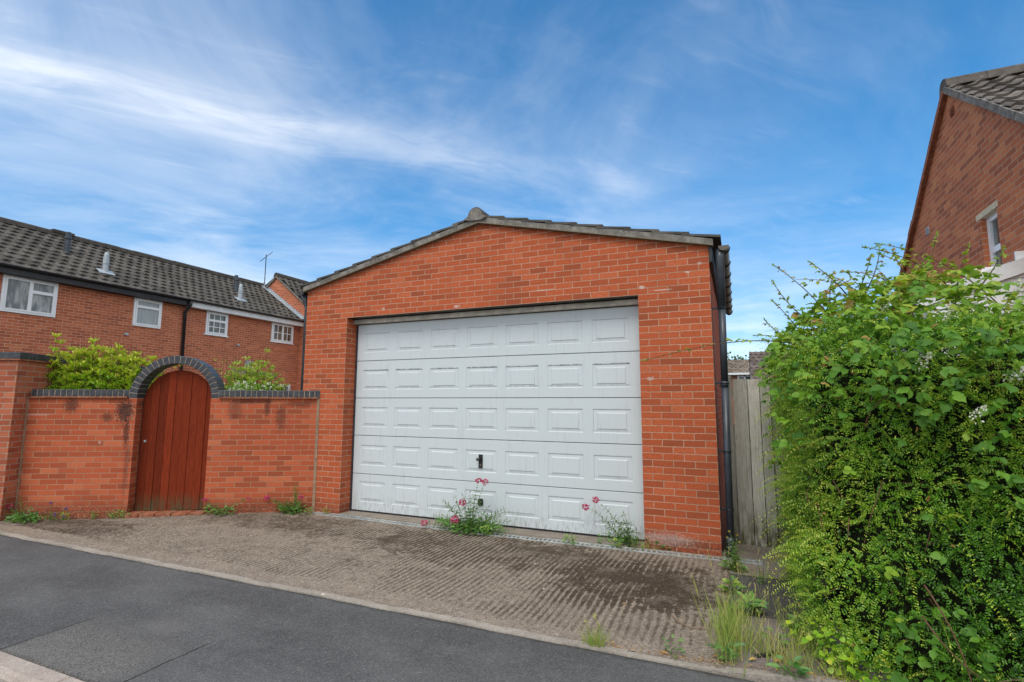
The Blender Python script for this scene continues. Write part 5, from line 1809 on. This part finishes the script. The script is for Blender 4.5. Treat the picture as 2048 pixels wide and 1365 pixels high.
# ---- shrubs behind the wall ------------------------------------------------------
def shoot_shrub(name, label, loc, stems, leaf, wid, mat, per_m=46, spread=.16, t_base=.15, t_tip=.6, cat='shrub', zlow=1.2, group=None):
    sh_ = thing(name, loc, label, cat, group)
    lv = Leaves(T_LANCE)
    sb_ = MB()
    for (t, z, dd, lean) in stems:
        tip = np.array(wp(t, z, dd))
        foot = np.array(wp(t - lean, .0, dd + R(1, lo=-.1, hi=.15)[0]))
        z0_ = max(zlow, .3)
        mid = foot + (tip - foot) * .55 + rng.normal(size=3) * .03
        P, L = smooth_path([foot, mid, tip], 14)
        sb_.tube(P, np.linspace(.009, .002, 14), 5)
        n_ = int(L * per_m * R(1, lo=.8, hi=1.2)[0])
        f = R(n_) ** .7
        pos = P[np.minimum(12, (f * 13).astype(int))] + rng.normal(size=(n_, 3)) * .01
        vis = pos[:, 2] > zlow
        f, pos = f[vis], pos[vis]
        n_ = len(f)
        a = R(n_) * 6.283
        out = np.stack([np.cos(a), np.sin(a), .35 + .9 * f ** 3 + rng.normal(size=n_) * .25], 1)
        pos = pos + nrmz(out) * (R(n_) * spread * (1 - .75 * f ** 2))[:, None]
        dwn = np.stack([np.cos(a) * .3, np.sin(a) * .3, np.ones(n_)], 1) + rng.normal(size=(n_, 3)) * .3
        hrel = np.clip((pos[:, 2] - zlow) / max(.3, (z - zlow)), 0, 1)
        lv.add(pos, out, dwn, leaf * R(n_, lo=.65, hi=1.15) * (1.0 - .3 * f), wid * R(n_, lo=.8, hi=1.2) * (1.0 - .2 * f),
               t_base + t_tip * hrel ** 1.4 + rng.normal(size=n_) * .10)
    sb_.build('stem', M['twig_brown'], sh_)
    lv.build('foliage', M[mat], sh_)
    return sh_


peaks0 = np.array([(-4.38, 2.05), (-4.28, 2.72), (-4.15, 2.42), (-4.04, 2.50), (-3.85, 2.48), (-3.73, 2.64), (-3.6, 2.50), (-3.48, 2.50), (-3.34, 2.55), (-3.19, 2.38), (-3.06, 2.44), (-2.95, 2.3), (-2.80, 2.36), (-2.68, 2.16), (-2.62, 1.95)])
peaks = peaks0 + np.stack([np.interp(peaks0[:, 0], [-4.3, -2.8], [.27, .18]), np.full(len(peaks0), -.03)], 1)
stems = []
for t, z in peaks:
    stems += [(t, z, .42, rng.normal() * .05), (t + .04, z - .10, .50, rng.normal() * .05)]
for k in range(170):
    t = R(1, lo=-4.02, hi=-2.46)[0]
    z = np.interp(t, peaks[:, 0], peaks[:, 1]) - R(1, lo=.03, hi=.50)[0]
    stems.append((t, z, R(1, lo=.30, hi=.65)[0], rng.normal() * .1))
shoot_shrub('laurel_shrub', 'bright yellow-green leafy shrub rising above the wall left of the arch', (-3, -.9, G), stems, .090, .031, 'leaf_laurel', per_m=90, t_base=.36, t_tip=.66)
peaks2 = np.array([(-1.66, 2.24), (-1.56, 2.32), (-1.45, 2.40), (-1.36, 2.30), (-1.27, 2.22), (-1.12, 2.54), (-1.05, 2.2), (-.98, 2.12), (-.88, 2.02), (-.80, 1.92)])
stems = [(t, z, .95, rng.normal() * .04) for t, z in peaks2]
for k in range(60):
    t = R(1, lo=-1.66, hi=-.84)[0]
    stems.append((t, np.interp(t, peaks2[:, 0], peaks2[:, 1]) - R(1, lo=.02, hi=.36)[0] - (.2 if -1.2 < t < -1.05 else 0), R(1, lo=.7, hi=1.3)[0], rng.normal() * .1))
shoot_shrub('leafy_shrub', 'light green shrub with a tall shoot behind the wall right of the arch', (-1, 0, G), stems, .065, .024, 'leaf_pale', per_m=120, t_base=.36, t_tip=.6, spread=.16)
stems = [(-1.86, 2.36, .8, -.22), (-1.76, 2.33, .8, -.15), (-1.80, 2.20, .85, -.1), (-1.66, 2.14, .8, .1), (-1.9, 2.2, .8, -.2), (-1.72, 2.36, .82, -.2)]
shoot_shrub('bronze_shrub', 'sparse shrub with yellowish bronze leaves just right of the arch', (-1.4, 0, G), stems, .045, .026, 'leaf_pale', per_m=16, t_base=.3, t_tip=.75, spread=.10, zlow=1.6)
stems = [(-2.48, 2.0, .5, .1), (-2.36, 2.10, .5, .1), (-2.25, 2.08, .5, .05), (-2.12, 2.06, .5, 0), (-1.98, 2.04, .5, -.05), (-2.55, 1.92, .5, .1), (-1.86, 1.95, .5, 0), (-1.75, 1.88, .5, 0)]
cl_ = shoot_shrub('climber', 'small leafy climber peeping over the gate inside the arch', (-1.6, -.7, G), stems, .045, .026, 'leaf_laurel', per_m=26, t_base=.3, t_tip=.4, spread=.08, zlow=1.75, cat='plant')
bm = Leaves(T_SMALL)
for t, z in ((-2.38, 2.09), (-2.22, 2.085), (-2.30, 2.07)):
    n_ = 14
    bm.add(np.array(wp(t, z, .44)) + rng.normal(size=(n_, 3)) * .012, rng.normal(size=(n_, 3)), rng.normal(size=(n_, 3)), .022, .018, R(n_))
bm.build('flower', M['petal_yellow'], cl_)
wf = thing('white_flowers', (-1.2, .3, 1.2), 'white flowers among the leaves behind the wall right of the arch', 'flowers')
bm, lf = Leaves(T_SMALL), Leaves(T_LANCE)
for k in range(34):
    t, z, dd = R(1, lo=-1.62, hi=-.84)[0], R(1, lo=1.68, hi=1.84)[0], R(1, lo=.40, hi=.7)[0]
    c = np.array(wp(t, z, dd))
    bm.add(c + rng.normal(size=(7, 3)) * .010, rng.normal(size=(7, 3)) + np.array([0, -.5, .3]), np.array([.3, -.8, .5]) + rng.normal(size=(7, 3)) * .4, .026, .022, R(7))
    lf.add(np.repeat(c[None], 5, 0) + rng.normal(size=(5, 3)) * .04, rng.normal(size=(5, 3)), np.array([.2, -.4, .8]) + rng.normal(size=(5, 3)) * .4, .06, .022, R(5, lo=.1, hi=.6))
bm.build('flower', M['petal_white'], wf)
lf.build('foliage', M['leaf_pale'], wf)


# ---- valerian and weeds ------------------------------------------------------------
def herb(name, label, cat, loc, stems, leaf, wid, mat, tint=.4, heads=None, head_mat='petal_pink', group=None, ground_leaves=0, grl=.07, head_r=.028, step=.05):
    """stems: (dx, dy, dz, bend) tips relative to the foot, with opposite leaves; heads: which stems flower"""
    loc = np.array(loc, float)
    if name == 'valerian':
        leaf, wid, grl, head_r = leaf * 1.25, wid * 1.35, grl * 1.2, head_r * 1.5
        stems = [(a * 1.28, b, c * 1.06) for a, b, c in stems]
    h = thing(name, tuple(loc), label, cat, group)
    lv, sb_ = Leaves(T_LANCE), MB()
    for i, (dx, dy, dz) in enumerate(stems):
        foot = loc + np.array([rng.normal() * .025 + dx * .15, rng.normal() * .015, -.01])
        tip = loc + np.array([dx, dy, dz])
        mid = foot + (tip - foot) * .5 + np.array([-dx * .12, -dy * .1, dz * .08]) + rng.normal(size=3) * .01
        P, L = smooth_path([foot, mid, tip], 14)
        sb_.tube(P, np.linspace(.0034, .0016, 14), 5)
        s_ = .02
        k = 0
        while s_ < L - (.03 if heads and i in heads else 0.0):
            f = s_ / L
            q = P[min(12, int(f * 13))]
            ax = nrmz(P[min(13, int(f * 13) + 1)] - q)
            a = k * 1.5708 + R(1)[0] * .5
            sd_ = nrmz(np.cross(ax, [math.cos(a), math.sin(a), .1]))
            sz = leaf * (1.05 - .62 * f) * R(1, lo=.8, hi=1.15)[0]
            for sg in (1, -1):
                lv.add(q, ax * .55 + sd_ * sg + np.array([0, 0, -.1]), ax + rng.normal(size=3) * .2, sz, wid * sz / leaf, tint + rng.normal() * .12)
            s_ += step * (1.0 - .2 * f)
            k += 1
        if heads and i in heads:
            ph_ = Leaves(T_SMALL)
            n_ = 90
            v = nrmz(rng.normal(size=(n_, 3)))
            r_ = head_r * R(1, lo=.8, hi=1.2)[0]
            v[:, 2] *= .75
            ph_.add(tip + v * (r_ * R(n_, lo=.55, hi=1.0))[:, None], v + rng.normal(size=(n_, 3)) * .5, rng.normal(size=(n_, 3)), r_ * .5, r_ * .42, R(n_))
            if False:
                for q in range(3):
                    c = P[-3 - q] + rng.normal(size=3) * .012
                    ph_.add(c + rng.normal(size=(8, 3)) * .006, rng.normal(size=(8, 3)), rng.normal(size=(8, 3)), .011, .009, R(8))
            ph_.build('flower_head', M[head_mat], h)
    if ground_leaves:
        a = R(ground_leaves) * 6.283
        r_ = np.sqrt(R(ground_leaves))
        ext = max(.05, float(np.max(np.abs(np.array(stems)[:, 0]))) * .72) if len(stems) else .06
        pos = loc + np.stack([np.cos(a) * r_ * ext, np.sin(a) * r_ * ext * .35, R(ground_leaves) * .09 + .01], 1)
        lv.add(pos, np.stack([np.cos(a), np.sin(a) * .8 - .2, R(ground_leaves, lo=-.05, hi=.7)], 1), np.array([0, -.2, 1]) + rng.normal(size=(ground_leaves, 3)) * .35, grl * R(ground_leaves, lo=.6, hi=1.1), grl * .38, tint + rng.normal(size=ground_leaves) * .15)
    if len(stems): sb_.build('stem', M['leaf_stem'], h)
    lv.build('foliage', M[mat], h)
    return h


M['leaf_stem'] = simple_mat('leaf_stem', (0.13, 0.17, 0.06), 0.6, 0.3, 30)
VG = 'red valerian self-sown along the walls'
herb('valerian', 'large pink-flowered valerian clump growing against the middle of the garage door', 'plant', (2.98, -.16, G),
     [(.05, .1, .58), (.12, .1, .57), (-.04, .1, .46), (-.12, .05, .43), (-.20, .06, .40), (-.08, .0, .33), (-.30, .02, .28), (.36, .06, .30), (.42, .04, .27), (-.40, 0, .10), (-.47, -.08, .07),
      (-.14, -.05, .14), (-.25, -.06, .17), (.22, .02, .22), (.30, 0, .16), (.02, -.02, .28), (.10, .04, .36), (-.32, .0, .16), (.38, .0, .10), (-.02, .06, .40), (.17, .05, .27), (-.18, .05, .32), (.26, -.03, .12), (.06, -.04, .2), (.48, .02, .08), (-.34, .04, .34), (-.22, .02, .26), (.33, .02, .22), (.2, .04, .32), (-.1, .03, .38), (.05, .02, .42), (-.42, -.02, .16), (.44, 0, .18)],
     .075, .024, 'leaf_valerian', .45, heads=(0, 1, 5, 10, 11), group=VG, ground_leaves=210, grl=.075)
herb('valerian', 'leaning valerian with two pink heads at the right end of the garage door', 'plant', (4.93, .02, G),
     [(-.42, .02, .36), (-.33, .04, .44), (-.10, 0, .32), (-.06, .03, .24), (-.17, .02, .2), (.03, .02, .2), (-.12, -.03, .15), (.02, -.04, .12), (-.24, .0, .16), (.05, .02, .14), (-.14, .02, .27), (-.08, 0, .36), (-.2, .02, .28), (0, 0, .26), (-.05, -.02, .17), (-.28, .02, .24)],
     .068, .024, 'leaf_valerian', .46, heads=(0, 1), group=VG, ground_leaves=80, grl=.06)
herb('valerian', 'tall curved valerian with pink heads at the corner of garden wall and garage', 'plant', (.16, -.22, G),
     [(.0, .0, .43), (.10, 0, .22), (-.24, -.12, .18), (-.30, -.14, .20), (-.12, -.05, .17), (.03, -.02, .26), (-.05, 0, .14), (.08, -.04, .10), (-.18, -.1, .12), (.0, -.02, .36), (.03, .0, .34), (-.08, -.05, .2), (.12, -.02, .16), (-.2, -.11, .15)],
     .075, .026, 'leaf_valerian', .5, heads=(1, 3), group=VG, ground_leaves=80, grl=.07)
herb('valerian', 'small valerian with faint pink heads midway along the wall right of the gate', 'plant', (-.74, -.70, G),
     [(.0, -.02, .16), (-.16, -.08, .19), (.08, .02, .13), (.30, .15, .21), (-.05, -.04, .13), (-.1, -.06, .14)], .06, .021, 'leaf_valerian', .45, heads=(1, 3), group=VG, ground_leaves=60, grl=.07, head_r=.02)
herb('valerian', 'bluish green valerian at the foot of the tall wall, far left', 'plant', (-2.80, -2.02, -.10),
     [(-.10, 0, .30), (.02, .02, .26), (.12, .02, .20), (-.22, -.05, .2), (.2, .05, .14), (-.05, -.05, .18), (.08, -.03, .14), (.28, .1, .10)], .075, .028, 'leaf_valerian', .35, heads=(3,), group=VG, ground_leaves=80, grl=.08)
herb('wild_violet', 'violet-blue flowers beside the bluish plant at the wall foot, far left', 'plant', (-2.66, -1.80, -.10), [(.02, 0, .24), (.10, .02, .10), (.15, 0, .08), (.2, .1, .16), (-.05, -.02, .09), (.24, .06, .07)],
     .04, .02, 'leaf_valerian', .4, heads=(0, 1, 2, 3, 5), head_mat='petal_violet', ground_leaves=20, grl=.04, head_r=.016)
WG = 'small weeds in the joint at the wall foot'
for (x, y, z, hh, nl, lab, tn) in ((-2.48, -1.70, -.10, .15, 34, 'round yellow-green weed beside the violet flowers', .9), (-2.17, -1.50, -.09, .13, 16, 'weed at the wall foot, first left of the doorway trio', .8),
                                   (-1.98, -1.40, -.08, .08, 14, 'lowest of the weeds left of the gate', .75), (-1.90, -1.34, -.07, .10, 12, 'weed between its two fellows beside the gate jamb', .8), (-1.82, -1.30, -.07, .10, 14, 'weed nearest the gate jamb', .85),
                                   (.62, -.06, G, .10, 10, 'tiny yellow-green weed against the left garage pier', .9), (4.27, -.19, G, .13, 34, 'bright green weed sprouting from the drain channel', .75),
                                   (4.78, -.12, G, .07, 24, 'low yellowish weed by the right end of the door', .85), (3.22, -.20, G, .10, 60, 'low bright weed at the right of the big valerian', .8)):
    herb('weed', lab, 'weed', (x, y, z), [(rng.normal() * .03, -.01, hh), (rng.normal() * .05, -.02, hh * .8), (rng.normal() * .06, .01, hh * .6)], .045, .022, 'leaf_valerian', tn, group=WG, ground_leaves=nl, grl=.045, step=.03)
herb('ragwort', 'yellow-flowered ragged weed at the end of the drain channel', 'weed', (5.96, -.44, G), [(-.02, 0, .36), (.05, .02, .33), (.0, -.03, .28), (-.07, 0, .2), (.1, 0, .2), (.03, -.05, .24), (-.04, .02, .3), (.07, .0, .27)],
     .065, .016, 'leaf_valerian', .7, heads=(0, 1, 6, 7), head_mat='petal_yellow', ground_leaves=40, grl=.075, head_r=.009, step=.032)
DG = 'broad-leaved weeds along the drive edge'
for (x, y, nl, gl_, lab, tn, hh) in ((5.97, -1.08, 22, .10, 'flat dandelion rosette below the ragwort', .85, .05), (6.08, -1.50, 36, .11, 'spreading dandelion leaves between the two slabs', .6, .08), (6.40, -1.78, 34, .10, 'bramble seedling at the hedge foot', .65, .20),
                                     (6.24, -1.98, 12, .07, 'small dark green weed in front of the hedge seedling', .5, .07), (5.93, -2.36, 18, .08, 'dusty weed at the foot of the tall grass', .45, .06), (6.28, -2.40, 16, .08, 'greyish weed at the kerb edge right of the tall grass', .35, .08), (5.62, -2.40, 18, .05, 'low weed on the edging left of the tall grass', .45, .05), (6.2, -.7, 12, .04, 'thin sprig on the passage slab', .6, .22)):
    herb('dandelion', lab, 'weed', (x, y, G), [(.02, 0, hh), (-.03, -.01, hh * .8)], .05, .02, 'leaf_valerian', tn, group=DG, ground_leaves=nl, grl=gl_)
# yellowing ground cover at the hedge foot
gc = thing('strawberry_clump', (6.62, -2.1, G), 'yellow-green clump of round leaves at the near corner of the hedge', 'plant')
lv = Leaves(T_OVATE)
n_ = 190
p = np.stack([6.62 + rng.normal(size=n_) * .11, -2.16 + rng.normal(size=n_) * .12, G + .02 + R(n_) * .20], 1)
lv.add(p, np.stack([rng.normal(size=n_) * .7 - .2, rng.normal(size=n_) * .5 - .5, R(n_, lo=-.2, hi=.4)], 1), np.array([-.2, -.4, 1]) + rng.normal(size=(n_, 3)) * .35, .042 * R(n_, lo=.7, hi=1.2), .038, .50 + rng.normal(size=n_) * .16)
lv.build('foliage', M['leaf_laurel'], gc)


def grass(label, loc, n, h, rx, ry, lean=.25, tint=.45, wid=.0035, seeds=0):
    loc = np.array(loc, float)
    lv = Leaves(T_BLADE)
    P = loc + np.stack([rng.normal(size=n) * rx, rng.normal(size=n) * ry, np.full(n, -.01)], 1)
    D = np.stack([rng.normal(size=n) * lean, rng.normal(size=n) * lean, np.ones(n)], 1)
    lv.add(P, D, np.stack([rng.normal(size=n), rng.normal(size=n) - .5, R(n, lo=-.2, hi=.4)], 1), h * R(n, lo=.35, hi=1.0), wid, tint + rng.normal(size=n) * .28)
    for k in range(seeds):
        c = loc + np.array([rng.normal() * rx * 1.6, rng.normal() * ry, 0])
        tip = c + np.array([rng.normal() * h * .25, rng.normal() * h * .15, h * R(1, lo=.8, hi=1.2)[0]])
        for q in np.linspace(0, 1, 9)[:-1]:
            lv.add(c + (tip - c) * q, tip - c, rng.normal(size=3), np.linalg.norm(tip - c) * .14, .0022, .7)
        m_ = 14
        lv.add(tip - (tip - c) * R(m_)[:, None] * .22, (tip - c) + rng.normal(size=(m_, 3)) * .08, rng.normal(size=(m_, 3)), .022, .005, R(m_, lo=.6, hi=1))
    o = lv.build('grass_tuft', M['grass'], None, tuple(loc))
    return tag(o, label, 'grass', 'grass tufts along the drive edge')


grass('tallest upright grass tuft, at the corner of drive and verge', (5.955, -2.18, G), 210, .46, .050, .15, .22, .42, seeds=10)
grass('short spiky grass tuft growing on the concrete edging', (5.14, -2.48, G), 130, .17, .035, .02, .45, .5, seeds=3)
grass('thin pale grass right of the tallest tuft', (6.13, -2.12, G), 110, .26, .07, .06, .28, .55, seeds=5)
grass('dry reddish grass at the kerb edge by the hedge', (6.30, -2.24, G), 150, .22, .07, .05, .38, .72, seeds=6)
grass('fine grass at the hedge foot with long seed stalks', (6.42, -2.02, G), 70, .30, .05, .05, .3, .5, wid=.005, seeds=3)
grass('grass above the dandelion leaves between the slabs', (5.97, -1.62, G), 120, .20, .05, .08, .3, .45, seeds=2)
grass('few thin stalks on the tarmac patch of the passage', (6.17, -1.25, G), 18, .34, .06, .08, .18, .6, wid=.003, seeds=4)
grass('yellow mossy tuft on the pavement edge, far left', (-2.2, -2.52, -.07), 160, .06, .12, .05, .8, .35, wid=.006)
grass('low yellow-green tuft halfway up the edge of the ribbed drive', (5.93, -1.85, G), 140, .16, .05, .10, .4, .5, seeds=3)
grass('wispy tuft beside the hedge foot on the verge slab', (6.38, -1.62, G), 90, .20, .06, .08, .35, .55, seeds=3)
grass('small tuft at the joint of the tarmac patch and the passage slab', (6.22, -.56, G), 70, .12, .12, .02, .45, .45, seeds=2)
grass('sparse yellow tuft at the very corner of the verge kerb', (6.52, -2.30, G), 90, .14, .06, .03, .45, .6, seeds=2)
grass('dry straw at the foot of the right garage pier', (5.09, -.02, G), 90, .16, .09, .02, .55, .95, seeds=0)

# ---- litter -------------------------------------------------------------------------
FG = 'fallen leaves along the drive edge'
for (x, y, L_, tn, lab) in ((6.03, -1.97, .075, .45, 'orange-brown fallen leaf lying on the verge slab'), (6.20, -2.27, .08, .5, 'largest tan fallen leaf, on the kerb edge'), (6.10, -2.27, .055, .95, 'yellow fallen leaf near the tallest grass'),
                            (5.90, -2.33, .05, .3, 'reddish fallen leaf among the dusty weeds'), (6.36, -2.36, .05, .2, 'brown curled fallen leaf by the greyish weed'), (5.19, -1.72, .035, .4, 'small orange leaf on the mossy patch of the drive'),
                            (5.55, -2.42, .05, .4, 'tan leaf on the edging left of the tallest grass'), (-2.62, -1.88, .06, .97, 'yellow leaf below the violet flowers')):
    lv = Leaves(T_LANCE)
    a = R(1)[0] * 6.28
    lv.add([(x, y, G + .016)], [math.cos(a), math.sin(a) * .5, .08], [.1, -.25, 1], L_, L_ * .5, tn)
    tag(lv.build('fallen_leaf', M['dry_leaf'], None, (x, y, G)), lab, 'leaf', FG)


# dry crumbs, moss flakes and straw that gather in every joint
lv = Leaves(T_SMALL)


def litter(n, xf, yf, L_=(.006, .022), tl=(0, 1)):
    x_ = R(n, lo=xf[0], hi=xf[1])
    y_ = yf(x_) if callable(yf) else R(n, lo=yf[0], hi=yf[1])
    lv.add(np.stack([x_, y_ + rng.normal(size=n) * .02, np.full(n, G + .012) + R(n) * .006], 1), np.stack([rng.normal(size=n), rng.normal(size=n), rng.normal(size=n) * .12], 1),
           np.stack([rng.normal(size=n) * .3, rng.normal(size=n) * .3 - .1, np.ones(n)], 1), R(n, lo=L_[0], hi=L_[1]), .008, R(n, lo=tl[0], hi=tl[1]))


litter(260, (5.2, 6.7), lambda x: -2.44 + .12 * np.clip(x - 5.6, 0, 1))
litter(220, (5.85, 6.15), (-2.4, -.3))
litter(120, (2.5, 3.5), (-.26, -.08))
litter(130, (4.7, 5.85), (-.14, -.02))
litter(420, (-2.6, .4), lambda x: (x - .35) * .566 - .06 - np.abs(rng.normal(size=len(x))) * .05, tl=(0, .7))
litter(160, (.8, 5.0), (.02, .2), (.005, .014))
litter(300, (-1, 5.9), (-2.45, -.2), (.004, .012))
tag(lv.build('leaf_litter', M['dry_leaf']), kind='stuff')


def pebble(x, y, r, label, group):
    bm_ = bpy.data.meshes.new('pebble')
    import bmesh
    b = bmesh.new()
    bmesh.ops.create_icosphere(b, subdivisions=2, radius=1)
    for v in b.verts:
        n_ = Vector(v.co)
        v.co = Vector((n_.x * r * 1.25, n_.y * r * .9, n_.z * r * .55)) * (1 + .12 * math.sin(n_.x * 4 + x * 9) + .1 * math.sin(n_.y * 5 + y * 7))
    b.to_mesh(bm_)
    b.free()
    bm_.materials.append(M['pebble'])
    bm_.polygons.foreach_set('use_smooth', [True] * len(bm_.polygons))
    o = bpy.data.objects.new('pebble', bm_)
    COL.objects.link(o)
    o.location = (x, y, G + r * .25)
    tag(o, label, 'stone', group)


pebble(2.86, -2.50, .022, 'largest pale pebble on the drive edging', 'pale pebbles on the drive')
for k in range(16):
    x, y = (R(1, lo=0.2, hi=5.6)[0], R(1, lo=-2.40, hi=-.5)[0])
    pebble(x, y, R(1, lo=.006, hi=.011)[0], 'small pale pebble loose on the ribbed drive', 'pale pebbles on the drive')
bs = MB()
bs.obox((6.19, -2.16, G + .012), Vector((.86, .48, .14)).normalized(), Vector((-.48, .86, 0)).normalized(), (0, 0, 1), (-.10, .10), (-.016, .016), (0, .010))
tag(bs.build('plastic_strip', M['black_plastic'], None, (6.19, -2.16, G)), 'short strip of black plastic lying on the verge slab', 'litter')
tw2 = MB()
tw2.tube([(5.55, -1.80, G + .02), (5.62, -1.92, G + .018), (5.70, -1.96, G + .016), (5.83, -1.93, G + .02)], [.004, .004, .003, .003], 6)
tag(tw2.build('twig', M['joint_sand'], None, (5.7, -1.9, G)), 'bent pale twig lying beside the tallest grass', 'twig')

# ---- far trees ----------------------------------------------------------------------
ft = thing('far_tree', (4.5, 55, 0), 'far green tree top showing over the bungalow roof', 'tree')
lv = Leaves(T_SMALL)
n_ = 2500
v = nrmz(rng.normal(size=(n_, 3))) * (R(n_) ** .4)[:, None] * np.array([3.0, 2.5, 2.2])
v *= (1 + .25 * SN(41, 1.2)(v))[:, None]
lv.add(np.array([4.2, 55, 4.9]) + v, rng.normal(size=(n_, 3)), rng.normal(size=(n_, 3)), .30, .26, R(n_))
lv.build('crown', M['leaf_far'], ft)
tb_ = MB()
tb_.tube([(4.2, 55, -.2), (4.25, 55, 2), (4.2, 55, 4.5)], [.25, .2, .1], 8)
for k in range(6):
    a = k * 1.05
    tb_.tube([(4.2, 55, 2.6 + k * .25), (4.2 + 1.6 * math.cos(a), 55 + 1.6 * math.sin(a), 4.4 + k * .2)], [.1, .03], 6)
tb_.build('trunk', M['bark'], ft)
